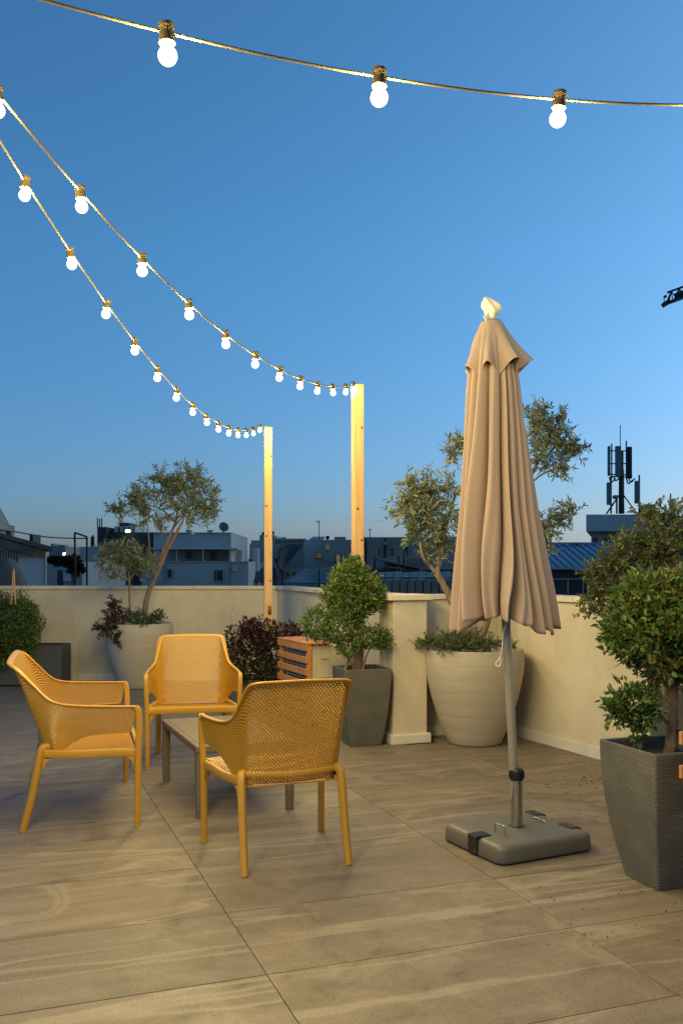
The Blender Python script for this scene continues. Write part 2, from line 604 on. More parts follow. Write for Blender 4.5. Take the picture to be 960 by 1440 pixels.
def sprigs(clusters, n_per, length=0.16, pairs=7, leafgap=None, spread=0.35, upbias=0.3, inner=0.25, mb=None, rad=0.0022):
    """twigs reaching outward through each cluster, with leaves in pairs along them"""
    P, D = [], []
    for (c, r), n in zip(clusters, n_per if isinstance(n_per, (list, tuple)) else [n_per] * len(clusters)):
        c = np.array(c, float)
        r = np.array(r, float)
        for _ in range(n):
            u = unit(1)[0]
            f = rng.uniform(inner, 0.95) ** 0.7
            p = c + u * r * f
            d = u * 0.9 + rng.normal(size=3) * 0.5 + np.array([0, 0, upbias])
            d /= np.linalg.norm(d)
            ln = length * rng.uniform(0.6, 1.25)
            q = p - d * ln * 0.5
            e = q + d * ln + np.array([0, 0, -0.08 * ln])
            if mb is not None:
                mb.sweep([q, (q + e) / 2 + np.array([0, 0, 0.03 * ln]), e], [rad, rad * 0.8, rad * 0.4], seg=3, caps=False)
            for k in range(pairs):
                t = (k + 0.6 + rng.uniform(-0.2, 0.2)) / pairs
                bp = q + (e - q) * t
                side = np.cross(d, unit(1)[0])
                side /= np.linalg.norm(side) + 1e-9
                for sgn in (1, -1):
                    if rng.random() < 0.12:
                        continue
                    P.append(bp)
                    D.append(d * 0.75 + side * sgn * 0.8 + rng.normal(size=3) * spread * 0.5)
    return np.array(P), np.array(D)


def limb(mb, pts, r0, r1, seg=7, n=None, wob=0.0):
    n = n or max(4, len(pts) * 4)
    c = catmull(pts, n)
    if wob:
        c = [p + Vector(rng.normal(size=3) * wob * (0 < i < n)) for i, p in enumerate(c)]
    mb.sweep(c, [r0 + (r1 - r0) * (i / n) for i in range(n + 1)], seg=seg)
    return c


# ------------------------------------------------------------------ the setting: ground, terrace, tiles, parapets
TH = R(20.06)
A = Vector((-math.sin(TH), math.cos(TH), 0))       # short side of the tiles, away from the camera
B = Vector((math.cos(TH), math.sin(TH), 0))        # long side
g = MB().box(-900, 900, -900, 900, -12.2, -12.0).build('ground', 'asphalt')
tag(g, kind='structure')

LWY = 11.46
CRN = Vector((1.323, 7.903, 0))
WR = Vector((0.407, -0.913, 0)).normalized()       # direction of the right-hand parapet, towards the camera
PIL = Vector((0.49, 7.468, 0))
AW0, AW1 = Vector((-0.787, LWY, 0)), Vector((0.42, 7.57, 0))
REND = CRN + WR * 8.2
poly = [(-7.2, -3.0), (REND.x + 0.15, -3.0), (REND.x + 0.15, REND.y), (CRN.x + 0.12, CRN.y + 0.08), (PIL.x + 0.08, PIL.y + 0.22), (AW0.x + 0.1, LWY + 0.15), (-7.2, LWY + 0.15)]
terrace = MB().prism(poly, -12.0, -0.004).build('terrace_floor', 'grout')
tag(terrace, kind='structure')


def clip(pl, p0, n):
    """keep the side of the line through p0 that n points away from"""
    out = []
    for i in range(len(pl)):
        a, b = pl[i], pl[(i + 1) % len(pl)]
        da = (a[0] - p0[0]) * n[0] + (a[1] - p0[1]) * n[1]
        db = (b[0] - p0[0]) * n[0] + (b[1] - p0[1]) * n[1]
        if da <= 0:
            out.append(a)
        if (da < 0 < db) or (db < 0 < da):
            t = da / (da - db)
            out.append((a[0] + (b[0] - a[0]) * t, a[1] + (b[1] - a[1]) * t))
    return out


GAP = 0.0019
T_ORG = Vector((-0.252, 3.152, 0))
full_tile = MB().prism([(-0.6 + GAP, -0.3 + GAP), (0.6 - GAP, -0.3 + GAP), (0.6 - GAP, 0.3 - GAP), (-0.6 + GAP, 0.3 - GAP)], -0.012, 0.0).mesh('tile', 'stone_tile')
wr_n = Vector((-WR.y, WR.x, 0))
aw_d = (AW1 - AW0).normalized()
aw_n = Vector((-aw_d.y, aw_d.x, 0))
for i in range(-7, 6):
    for j in range(-4, 18):
        c = T_ORG + B * (1.2 * (i + 0.5)) + A * (0.6 * (j + 0.5))
        if c.y < 0.9 or c.y > 12 or c.x < -6.6 or abs(c.x) > 0.62 * c.y + 1.6:
            continue
        corners = [c + B * (sx * (0.6 - GAP)) + A * (sy * (0.3 - GAP)) for sx, sy in ((-1, -1), (1, -1), (1, 1), (-1, 1))]
        pl = [(q.x, q.y) for q in corners]
        right = (c - AW1).dot(aw_n) > 0
        p2 = list(pl)
        if right:
            p2 = clip(p2, CRN, (A.x, A.y))
            if len(p2) > 2:
                p2 = clip(p2, CRN, (wr_n.x, wr_n.y))
        elif c.y > 7.0:
            p2 = clip(p2, (0, LWY), (0, 1))
            if len(p2) > 2:
                p2 = clip(p2, AW1, (aw_n.x, aw_n.y))
        if len(p2) < 3:
            continue
        if p2 == pl:
            o = bpy.data.objects.new('tile', full_tile)
        else:
            loc = [((x - c.x) * B.x + (y - c.y) * B.y, (x - c.x) * A.x + (y - c.y) * A.y) for x, y in p2]
            o = bpy.data.objects.new('tile', MB().prism(loc, -0.012, 0.0).mesh('tile', 'stone_tile'))
        COL.objects.link(o)
        o.location = c + Vector((0, 0, rng.uniform(-0.0006, 0.0006)))
        o.rotation_euler = (0, 0, TH)
        o.parent = terrace

WALL_H = 1.12


def parapet(p0, p1, label, thick=0.18, h=WALL_H, base=True, dz=0.0, e0=0.0, e1=0.0):
    p0, p1 = Vector(p0), Vector(p1)
    ln = (p1 - p0).length
    rz = math.atan2(p1.y - p0.y, p1.x - p0.x)
    root = empty('parapet_wall', p0, rz)
    tag(root, label, 'wall')
    MB().box(0, ln, 0, thick, -0.012, h).build('plaster_face', 'plaster', root)
    n = max(1, round((ln + e0 + e1) / 1.0))
    a = -e0
    w = (ln + e0 + e1) / n
    for k in range(n):
        o = MB().box(a + 0.002, a + w - 0.002, -0.028, thick + 0.028, h, h + 0.04 + dz + 0.001 * (k % 2)).build('coping_slab', 'coping', root, bevel=0.005)
        a += w
    if base:
        n = max(1, round(ln / 1.2))
        for k in range(n):
            MB().box(ln * k / n + 0.001, ln * (k + 1) / n - 0.001, -0.014, 0.0, 0.0, 0.085).build('skirting_tile', 'baseboard', root, bevel=0.003)
    return root


parapet((-6.9, LWY, 0), AW0, 'long cream rendered parapet wall running behind the bench and left-hand pot')
parapet(AW0, AW1, 'cream parapet stretch angling from the far corner to the square pillar', dz=0.002, e0=0.03)
parapet(PIL + B * 0.05 + A * 0.10, CRN, 'short cream parapet stretch right beside the pillar, behind the big round pot', dz=-0.002)
parapet(CRN, REND, 'cream parapet wall running along the right side behind the parasol base', dz=0.003, e0=0.0)
pil = empty('wall_pillar', PIL, TH)
tag(pil, 'square cream rendered pillar with white plinth between planter and round pot', 'pillar')
MB().box(-0.145, 0.145, -0.145, 0.145, -0.01, WALL_H + 0.003).build('shaft', 'plaster', pil, bevel=0.006)
MB().box(-0.17, 0.17, -0.17, 0.17, 0.0, 0.075).build('plinth', 'baseboard', pil, bevel=0.006)
MB().box(-0.19, 0.185, -0.18, 0.18, WALL_H + 0.003, WALL_H + 0.049).build('coping_slab', 'coping', pil, bevel=0.006)

# ------------------------------------------------------------------ seats: perforated resin armchairs and a bench
def lattice(mb, fn, nu, nv, hole=0.60):
    """a diagonal lattice of strands on the surface fn(u, v)"""
    idx = {}

    def vid(i, j):
        k = (i, j)
        if k not in idx:
            idx[k] = len(mb.v)
            mb.v.append(tuple(fn(i / nu, j / nv)))
        return idx[k]
    for j in range(nv + 1):
        for i in range(nu + 1):
            if (i + j) % 2 == 0:
                continue
            ring = [(i - 1, j), (i, j - 1), (i + 1, j), (i, j + 1)]
            ok = [(a, b) for a, b in ring if 0 <= a <= nu and 0 <= b <= nv]
            if len(ok) < 4:
                if len(ok) == 3:                       # a half cell at the border stays solid
                    mb.f.append(tuple(vid(a, b) for a, b in ok))
                continue
            o = [vid(a, b) for a, b in ring]
            c = Vector(fn(i / nu, j / nv))
            k0 = len(mb.v)
            for q in o:
                mb.v.append(tuple(c + (Vector(mb.v[q]) - c) * hole))
            for t in range(4):
                t2 = (t + 1) % 4
                mb.f.append((o[t], o[t2], k0 + t2, k0 + t))


def net_seat(root, dw=0.0):
    """dw widens the armchair into a bench; local axes: x across, y forward, z up, front feet at y = 0"""
    def full(half):
        h = [Vector((x + (dw / 2 if x > 0 else 0), y, z)) for x, y, z in half]
        return [Vector((-p.x, p.y, p.z)) for p in h] + [p for p in reversed(h) if p.x > 0 or True][1:]
    extra = dw / 0.62
    top_h = [(0.322, -0.005, 0.640), (0.318, -0.13, 0.645), (0.306, -0.27, 0.651), (0.287, -0.385, 0.662), (0.266, -0.455, 0.690), (0.249, -0.520, 0.760), (0.232, -0.590, 0.838), (0.206, -0.622, 0.861), (0.10, -0.636, 0.866), (0.0, -0.640, 0.868)]
    mid_h = [(0.316, -0.015, 0.572), (0.311, -0.13, 0.570), (0.298, -0.27, 0.562), (0.278, -0.37, 0.548), (0.258, -0.437, 0.545), (0.242, -0.475, 0.560), (0.226, -0.505, 0.590), (0.196, -0.523, 0.600), (0.10, -0.535, 0.605), (0.0, -0.538, 0.605)]
    bot_h = [(0.310, -0.03, 0.508), (0.304, -0.13, 0.506), (0.290, -0.26, 0.494), (0.266, -0.350, 0.448), (0.246, -0.403, 0.400), (0.226, -0.425, 0.386), (0.206, -0.445, 0.383), (0.180, -0.455, 0.381), (0.095, -0.462, 0.379), (0.0, -0.464, 0.378)]
    ctrl = [full(h) for h in (top_h, mid_h, bot_h)]
    n = 400
    curves = [catmull(c, n) for c in ctrl]
    # walk the shell at an even pace
    acc = [0.0]
    for k in range(n):
        acc.append(acc[-1] + sum((c[k + 1] - c[k]).length for c in curves) / 3)
    tot = acc[-1]

    def at(curve, u):
        s = u * tot
        lo = int(np.searchsorted(acc, s, side='right')) - 1
        lo = min(max(lo, 0), n - 1)
        t = (s - acc[lo]) / max(1e-9, acc[lo + 1] - acc[lo])
        return curve[lo].lerp(curve[lo + 1], t)

    def shell(u, v):
        T, M, Bt = (at(c, u) for c in curves)
        return Bt * ((1 - v) ** 2) + M * (2 * v * (1 - v)) + T * (v * v)
    nu = int(tot / 0.0086 / 2) * 2
    mb = MB()
    lattice(mb, shell, nu, 54, 0.62)
    mb.build('back_shell', 'yellow_resin', root, solid=0.008, smooth=False, offset=0)
    hw = dw / 2

    def seat(u, v):
        half = 0.292 + (0.222 - 0.292) * (v ** 1.3) + hw
        x = (2 * u - 1) * half
        y = -0.012 - 0.455 * v
        e = abs(2 * u - 1)
        dip = 0.032 * math.sin(math.pi * min(1, v * 0.94 + 0.02)) * (1 - e ** 4)
        z = 0.416 - 0.032 * v - dip - 0.01 * v
        return (x, y, z)
    mb = MB()
    lattice(mb, seat, int((0.55 + dw) / 0.0088 / 2) * 2, 50, 0.64)
    mb.build('seat_pan', 'yellow_resin', root, solid=0.006, offset=0)
    # rolled rim
    rim = catmull(ctrl[0], 110)
    sz = []
    for p in rim:
        k = max(0.0, min(1.0, (p.z - 0.72) / 0.12))
        sz.append((0.0115 + 0.007 * k, 0.0055 + 0.0015 * k))
    MB().sweep([p + Vector((0, -0.014 * max(0, (p.z - 0.70) / 0.16), 0)) for p in rim], sz, seg=10, power=3).build('rim', 'yellow_resin', root, smooth=True)
    lower = catmull(ctrl[2], 110)
    for part in (lower[:44], lower[-44:]):
        MB().sweep(part, (0.0045, 0.006), seg=6).build('panel_edge', 'yellow_resin', root, smooth=True)
    for s in (-1, 1):
        X = lambda x: s * (x + hw)
        leg = catmull([(X(0.321), -0.010, 0.638), (X(0.321), 0.006, 0.612), (X(0.318), 0.010, 0.52), (X(0.313), 0.006, 0.40), (X(0.310), 0.003, 0.2), (X(0.309), 0.0, 0.0)], 24)
        MB().sweep(leg, [(0.0155, 0.0155 + 0.002 * math.sin(math.pi * i / 24)) for i in range(25)], seg=12, ref=(0, 1, 0), power=4).build('leg', 'yellow_resin', root, smooth=True, autosmooth=50)
        rl = catmull([(X(0.222), -0.452, 0.432), (X(0.236), -0.480, 0.425), (X(0.241), -0.498, 0.37), (X(0.244), -0.535, 0.18), (X(0.247), -0.580, 0.0)], 22)
        MB().sweep(rl, [(0.020 - 0.004 * i / 22, 0.019 - 0.003 * i / 22) for i in range(23)], seg=12, ref=(0, 1, 0), power=4).build('leg', 'yellow_resin', root, smooth=True, autosmooth=50)
        sr = catmull([(X(0.304), 0.0, 0.392), (X(0.294), -0.14, 0.398), (X(0.274), -0.29, 0.394), (X(0.240), -0.470, 0.400)], 18)
        MB().sweep(sr, (0.012, 0.021), seg=10, power=4).build('side_rail', 'yellow_resin', root, smooth=True, autosmooth=50)
        for (cx, cy, ax, ay) in ((0.292, 0.0, -1, 0), (0.302, -0.014, -0.08, -1), (0.244, -0.478, 0.12, 1)):
            g = MB()
            pr = [(0, 0.0), (0.052, 0.0), (0.030, -0.008), (0.014, -0.022), (0.006, -0.046), (0, -0.06)]
            d = Vector((ax * s, ay, 0)).normalized()
            sd = Vector((-d.y, d.x, 0)) * 0.010
            a0 = Vector((X(cx), cy, 0.374))
            vs = [a0 + d * q + Vector((0, 0, z)) + sd for q, z in pr] + [a0 + d * q + Vector((0, 0, z)) - sd for q, z in pr]
            m = len(pr)
            g.add(vs, [tuple(range(m)), tuple(range(2 * m - 1, m - 1, -1))] + [(i, i + m, (i + 1) % m + m, (i + 1) % m) for i in range(m)])
            g.build('gusset', 'yellow_resin', root)
    fr = catmull([(-(0.30 + hw), 0.004, 0.396), (-(0.15 + hw), 0.010, 0.400), (0, 0.012, 0.400), (0.15 + hw, 0.010, 0.400), (0.30 + hw, 0.004, 0.396)], 20)
    MB().sweep(fr, (0.013, 0.024), seg=10, power=4).build('front_rail', 'yellow_resin', root, smooth=True, autosmooth=50)
    rr = catmull([(-(0.230 + hw), -0.462, 0.430), (-(0.12 + hw * 0.6), -0.496, 0.428), (0, -0.508, 0.426), (0.12 + hw * 0.6, -0.496, 0.428), (0.230 + hw, -0.462, 0.430)], 24)
    MB().sweep(rr, (0.010, 0.013), seg=10, power=4).build('rear_rail', 'yellow_resin', root, smooth=True, autosmooth=50)


def face(fx, fy):
    return math.atan2(-fx, fy)


# armchair seen from behind
c1 = tag(empty('armchair', (-0.397, 4.785, 0), face(-0.194, 0.531)), 'yellow perforated armchair nearest the camera, seen from behind', 'chair', 'yellow perforated armchairs')
net_seat(c1)
c2 = tag(empty('armchair', (-1.019, 6.435, 0), face(0.179, -0.984)), 'yellow perforated armchair facing the camera behind the coffee table', 'chair', 'yellow perforated armchairs')
for ch in list(c1.children):
    twin(ch, c2)
bench = tag(empty('bench', (-1.237, 5.49, 0), face(0.545, 0.158)), 'wide yellow perforated two-seat bench at left, seen from its side', 'bench')
net_seat(bench, 0.470)

# coffee table
tl = Vector((-0.347, 0.877, 0)).normalized()
table = tag(empty('coffee_table', (-0.711, 5.666, 0), math.atan2(tl.y, tl.x)), 'low taupe resin coffee table between the yellow seats', 'table')
tx, ty, tz = 0.50, 0.285, 0.40
top = MB()
top.box(-tx, tx, -ty, ty, tz - 0.042, tz)
top.build('table_top', 'taupe_resin', table, bevel=0.008)
MB().box(-tx + 0.03, tx - 0.03, -ty + 0.03, ty - 0.03, tz + 0.0003, tz + 0.002).build('top_panel', 'taupe_resin', table, bevel=0.001)
for sx in (-1, 1):
    for sy in (-1, 1):
        x, y = sx * (tx - 0.026), sy * (ty - 0.026)
        MB().sweep([(x, y, tz - 0.043), (x, y, 0.3), (x + sx * 0.001, y, 0.0)], [(0.025, 0.025), (0.0245, 0.0245), (0.021, 0.021)], seg=12, ref=(0, 1, 0), power=6).build('leg', 'taupe_resin', table, smooth=True, autosmooth=40)

# ------------------------------------------------------------------ parasol and its weighted base
bx = (Vector((1.218, 4.52, 0)) - Vector((0.722, 4.273, 0))).normalized()
PB = Vector((0.866, 4.625, 0))
base = tag(empty('umbrella_stand', PB, math.atan2(bx.y, bx.x)), 'heavy grey plastic umbrella stand with steel stub tube under the parasol', 'umbrella stand')


def rounded_rect(hx, hy, r, n=6):
    out = []
    for cx, cy, a0 in ((hx - r, hy - r, 0), (-hx + r, hy - r, 90), (-hx + r, -hy + r, 180), (hx - r, -hy + r, 270)):
        for k in range(n + 1):
            a = R(a0 + 90 * k / n)
            out.append((cx + r * math.cos(a), cy + r * math.sin(a)))
    return out


def slab(mb, hx, hy, r, prof, n=6):
    """rounded rectangle rings stacked by (inset, z)"""
    k0 = len(mb.v)
    m = 0
    for ins, z in prof:
        ring = rounded_rect(hx - ins, hy - ins, max(0.004, r - ins * 0.6), n)
        m = len(ring)
        mb.v += [(x, y, z) for x, y in ring]
    for i in range(len(prof) - 1):
        for j in range(m):
            a, b = k0 + i * m + j, k0 + i * m + (j + 1) % m
            mb.f.append((a, b, b + m, a + m))
    mb.f.append(tuple(k0 + j for j in range(m - 1, -1, -1)))
    mb.f.append(tuple(k0 + (len(prof) - 1) * m + j for j in range(m)))
    return mb


HX, HY = 0.281, 0.249
slab(MB(), HX, HY, 0.05, [(0.012, 0.004), (0.002, 0.010), (0.0, 0.018), (0.003, 0.066), (0.007, 0.078), (0.016, 0.087), (0.030, 0.091), (0.12, 0.094), (0.20, 0.096)]).build('weight_body', 'grey_plastic', base, smooth=True, autosmooth=60)
slab(MB(), HX - 0.02, HY - 0.02, 0.04, [(0, 0.0), (0, 0.006)]).build('foot_pad', 'black_plastic', base)
# wheel brackets set into the edges
for (x, y, w, d, hgt) in ((-HX + 0.006, -0.035, 0.085, 0.075, 0.090), (HX - 0.02, 0.17, 0.075, 0.09, 0.0945), (HX - 0.02, -0.10, 0.075, 0.10, 0.0945)):
    br = MB()
    if x < 0:
        br.box(x - 0.012, x + w - 0.012, y - d / 2, y + d / 2, 0.087, 0.0985)
        br.box(x - 0.014, x - 0.003, y - d / 2, y + d / 2, 0.012, 0.0985)
    else:
        br.box(x - w + 0.03, x + 0.008, y - d / 2, y + d / 2, 0.080, 0.0965)
        br.box(x + 0.008, x + 0.022, y - d / 2, y + d / 2, 0.050, 0.090)
    w_o = br.build('wheel_bracket', 'black_plastic', base, bevel=0.003)
    if x < 0:
        for yy in (-0.026, 0.026):
            for zz in (0.03, 0.065):
                MB().box(x - 0.017, x - 0.0135, y + yy - 0.003, y + yy + 0.003, zz - 0.003, zz + 0.003).build('screw', 'chrome', w_o)
MB().sweep(catmull([(-0.155, -0.115, 0.086), (-0.155, -0.115, 0.12), (-0.155, -0.112, 0.138), (-0.155, -0.10, 0.142), (-0.155, -0.05, 0.142), (-0.155, -0.038, 0.138), (-0.155, -0.035, 0.12), (-0.155, -0.035, 0.086)], 40), 0.0035, seg=8).build('handle', 'chrome', base, smooth=True)
MB().sweep(catmull([(0.17, -0.01, 0.088), (0.17, -0.01, 0.098), (0.172, 0.0, 0.100), (0.172, 0.07, 0.100), (0.17, 0.08, 0.098), (0.17, 0.08, 0.088)], 30), 0.0035, seg=8).build('handle', 'chrome', base, smooth=True)
MB().lathe([(0.040, 0.090), (0.040, 0.098), (0.034, 0.101), (0.030, 0.101)], 28).build('flange', 'black_plastic', base, smooth=True, autosmooth=40)
LEAN = -0.045
Mlean = Matrix.Rotation(-0.02, 4, 'Y')


def lean_build(mb, *a, **k):
    return mb.build(*a, **k)


stub = MB().lathe([(0.0285, 0.095), (0.0285, 0.335), (0.026, 0.337)], 28)
stub.build('stub_tube', 'chrome', base, smooth=True, autosmooth=40)
MB().box(0.0265, 0.0315, -0.004, 0.004, 0.12, 0.33).build('slot_strip', 'dark_metal', base)
col = MB().lathe([(0.033, 0.325), (0.036, 0.332), (0.036, 0.372), (0.033, 0.378), (0.027, 0.384), (0.024, 0.384)], 28)
co = col.build('collar', 'black_plastic', base, smooth=True, autosmooth=40)
for k in range(18):
    t = 2 * math.pi * k / 18
    MB().box(0.0345, 0.0385, -0.0035, 0.0035, 0.338, 0.368, Matrix.Rotation(t, 4, 'Z')).build('grip_rib', 'black_plastic', co)

parasol = tag(empty('parasol', PB + Vector((0, 0, 0.100))), 'closed beige fabric parasol with white bag tied over its tip', 'parasol')
parasol.rotation_euler = (0, LEAN - 0.006, 0)
MB().lathe([(0.022, 0.0), (0.022, 2.46), (0.02, 2.47)], 24).build('pole', 'pole_paint', parasol, smooth=True, autosmooth=40)
zr = [(0.985, 0.288), (1.10, 0.274), (1.30, 0.243), (1.55, 0.205), (1.80, 0.176), (2.00, 0.156), (2.18, 0.138), (2.30, 0.122), (2.40, 0.098), (2.46, 0.070), (2.49, 0.045)]


def interp(z, tab):
    if z <= tab[0][0]:
        return tab[0][1]
    for (a, ra), (b, rb) in zip(tab, tab[1:]):
        if z <= b:
            t = (z - a) / (b - a)
            return ra + (rb - ra) * t
    return tab[-1][1]


prs = random.Random(11)
NL = 14
w = [prs.uniform(0.45, 1.8) for _ in range(NL)]
cum = [0]
for x in w:
    cum.append(cum[-1] + x / sum(w))
lobe_r = [prs.uniform(0.80, 1.12) for _ in range(NL)]
lobe_hem = [prs.uniform(-0.045, 0.035) for _ in range(NL)]
lobe_ph = [prs.uniform(-0.5, 0.5) for _ in range(NL)]


def canopy(u, v):
    z = 0.985 + 1.505 * v
    low = 1 - v
    u2 = (u + 0.010 * math.sin(5 * v + 3 * u * 6.2832) * (0.4 + low) + 0.012 * math.sin(9 * v + 4 * u * 6.2832 + 2) * low + 0.03 * math.sin(3.1 * v + 1.0)) % 1.0
    k = min(NL - 1, int(np.searchsorted(cum, u2, side='right')) - 1)
    t = (u2 - cum[k]) / (cum[k + 1] - cum[k])
    prof = math.sin(math.pi * t) ** 0.85
    sub = 0.10 * math.sin(math.pi * t * 3 + lobe_ph[k] * 4) * math.sin(math.pi * t) * low
    depth = 0.62 * (0.35 + 0.65 * min(1, low * 1.6)) * (1.0 if v < 0.9 else (1 - v) / 0.1 * 0.8 + 0.2)
    rr_ = lobe_r[k] * (0.35 + 0.65 * low) + (1 - (0.35 + 0.65 * low))
    r = interp(z, zr) * ((1 - depth) + depth * prof + sub) * (1 + (rr_ - 1) * prof)
    a = 2 * math.pi * u
    hem = 0.0
    if v < 0.12:
        kk = 1 - v / 0.12
        hem = kk * (lobe_hem[k] * prof + 0.05 * (1 - prof) - 0.02 * math.cos(a * 2 + 0.8))
    flare = 1.0
    # the wind pushes the skirt to the right
    dx = -0.026 * low
    return (r * flare * math.cos(a) * 1.0 + dx, r * math.sin(a) * 0.95, z + hem)


can = MB().grid(canopy, 900, 80, wrap=True).build('canopy', 'fabric', parasol, smooth=True, solid=0.002)
NF = 7
fr_ = [prs.uniform(0.85, 1.2) for _ in range(NF)]


def flap(u, v):
    a = 2 * math.pi * u
    z = 2.50 - 0.255 * v
    r = 0.045 + 0.078 * (v ** 0.75)
    t = (u * NF + 0.15) % 1
    k = int(u * NF + 0.15) % NF
    wave = math.cos(2 * math.pi * t)
    r *= 1 + (0.22 * wave * fr_[k]) * v ** 1.3
    r *= 1 + 0.30 * v * max(0, math.cos(a + 0.35)) ** 3
    z += 0.030 * wave * v ** 2 + 0.02 * v * max(0, math.cos(a + 0.35)) ** 4
    return (r * math.cos(a), r * math.sin(a), z)


fl = MB().grid(flap, 280, 30, wrap=True).build('vent_flap', 'fabric', can, smooth=True, solid=0.002)
# crumpled bag
bag = MB()


def bagf(u, v):
    a = 2 * math.pi * u
    p = math.pi * v
    r = 0.043 * math.sin(p) ** 0.75 * (1.15 - 0.5 * v)
    r *= 1 + 0.16 * math.sin(2 * a + 5 * v) + 0.12 * math.sin(5 * a - 7 * v + 1) * math.sin(p)
    if v > 0.78:
        r *= 1 + 2.2 * (v - 0.78)
    return (r * math.cos(a) - 0.018 + 0.03 * v + 0.012 * math.sin(4 * v), r * math.sin(a), 2.625 - 0.130 * v)


bag.grid(bagf, 48, 28, wrap=True).build('tied_bag', 'bag', parasol, smooth=True, autosmooth=28)
tl_ = MB().grid(lambda u, v: (-0.052 + 0.035 * u + 0.03 * v, -0.046 - 0.012 * math.sin(6 * v + 3 * u), 2.525 - 0.065 * v - 0.012 * math.sin(4 * u)), 6, 8)
tl_.build('bag_tail', 'bag', parasol, smooth=True, solid=0.001)
cd = catmull([(0.0, -0.06, 1.02), (-0.03, -0.07, 0.96), (-0.035, -0.06, 0.90), (-0.05, -0.055, 0.84), (-0.068, -0.05, 0.815), (-0.068, -0.05, 0.80), (-0.055, -0.05, 0.797), (-0.046, -0.052, 0.815), (-0.047, -0.055, 0.84)], 50)
MB().sweep(cd, 0.0028, seg=6).build('tie_cord', 'cord', parasol, smooth=True)

# ------------------------------------------------------------------ timber posts
def post(px, top_py, Y, w, label, knots, rz, z0=0.0):
    p = PX(px, top_py, Y)
    root = tag(empty('timber_post', (p.x, p.y, z0), rz), label, 'post', 'timber light posts')
    h = p.z - z0
    MB().box(-w / 2, w / 2, -w / 2, w / 2, 0, h).build('timber', 'pine', root, bevel=0.004)
    for x, z in knots:
        kn = MB().lathe([(0.012, -0.001), (0.011, 0.0012), (0.004, 0.0018)], 10)
        o = kn.build('knot', 'knot', root)
        o.rotation_euler = (math.pi / 2, 0, 0)
        o.location = (x, -w / 2, z)
    return root, p


post1, pt1 = post(377, 601, 9.4, 0.079, 'slim pine post behind the purple shrub, carrying the lower light string', [(0.02, 0.95), (-0.02, 1.7), (0.025, 2.2), (-0.02, 1.4)], R(8), 0.30)
MB().sweep([(0.012, -0.043, 0.62), (0.012, -0.047, 0.66), (0.012, -0.043, 0.70)], 0.018, seg=8).build('bolt', 'knot', post1, smooth=True)
post2, pt2 = post(502.5, 541, 7.50, 0.084, 'tall pine post standing in the grey planter beside the pillar', [(0.025, 2.0), (-0.01, 1.35), (0.026, 1.1)], R(14), 0.50)
# diagonal brace at the foot
MB().beam((-0.13, -0.02, 0.03), (-0.02, -0.052, 0.27), 0.03, 0.02).build('brace', 'pine', post2)

# ------------------------------------------------------------------ festoon light strings
sock_me = MB().lathe([(0.0100, 0.040), (0.0150, 0.039), (0.0162, 0.036), (0.0162, 0.029), (0.0148, 0.027), (0.0148, 0.012), (0.0160, 0.010), (0.0165, 0.0), (0.0140, -0.002)], 18).mesh('socket', 'socket', True)
sock_me.set_sharp_from_angle(angle=R(40))
bl = [(0.0115, 0.0)]
for k in range(1, 12):
    t = math.pi * (0.16 + 0.84 * k / 11)
    bl.append((max(0.0005, 0.0195 * math.sin(t)), -0.0245 + 0.0200 * math.cos(t)))
bulb_me = MB().lathe(bl, 16).mesh('bulb', 'lit_bulb', True)


bulb_light = bpy.data.lights.new('bulb_light', 'POINT')
bulb_light.energy = BULB_POWER
bulb_light.color = BULB_COLOR
bulb_light.shadow_soft_size = 0.0212
bulb_light.use_soft_falloff = False


def light_string(pts, label, ends=None):
    """pts: bulb centres; the cable runs 0.05 m above them"""
    pts = [Vector(p) for p in pts]
    root = tag(empty('light_string', pts[0] - Vector((0, 0, 0.0))), label, 'light string', 'festoon light strings')
    top = [p + Vector((0, 0, 0.047)) for p in pts]
    if ends and ends[0] is not None:
        top = [Vector(ends[0])] + top
    path = catmull(top, len(top) * 10)
    MB().sweep(path, 0.0036, seg=6).build('cable', 'cable', root, smooth=True, world=True)
    for p in pts:
        s = bpy.data.objects.new('socket', sock_me)
        COL.objects.link(s)
        s.parent = root
        s.location = p - root.location + Vector((0, 0, 0.026))
        s.rotation_euler = (rng.uniform(-0.10, 0.10), rng.uniform(-0.10, 0.10), rng.uniform(0, 6))
        b = bpy.data.objects.new('bulb', bulb_me)
        COL.objects.link(b)
        b.parent = s
        b.location = (0, 0, -0.001)
        lamp = bpy.data.objects.new('bulb_light', bulb_light)      # the lamp's own light
        COL.objects.link(lamp)
        lamp.parent = b
        lamp.location = (0, 0, -0.0255)


s2 = []
for k in range(0, 15):
    h = 2.397 + (0.0082 if k < 7 else 0.0112) * (k - 7) ** 2
    s2.append((0.126 - 0.035 * (1 if k == 0 else 0) - 0.0937 * k, 7.50 - 0.075 - 0.4545 * k + 0.03, h))
light_string(s2, 'string of lit bulbs from the tall post by the pillar, upper of two', [pt2 + Vector((-0.03, -0.04, -0.03))])
s3 = []
for k in range(0, 17):
    m = 13.0 - k
    s3.append((-1.066 + 0.0205 * m, 3.21 + 0.4636 * m - 0.08 + (0.02 if k else 0), 2.363 + 0.0074 * (m - 6.0) ** 2))
light_string(s3, 'string of lit bulbs from the slim post by the purple shrub, lower of two', [pt1 + Vector((-0.03, -0.04, -0.03))])
s1 = []
for k in range(-3, 7):
    s1.append(((-0.1866 * 1.87) + 0.4314 * k, 1.87 + 0.171 * k, 2.3935 + 0.0175 * (k - 0.45) ** 2))
light_string(s1, 'string of lit bulbs crossing the sky overhead, nearest the camera')

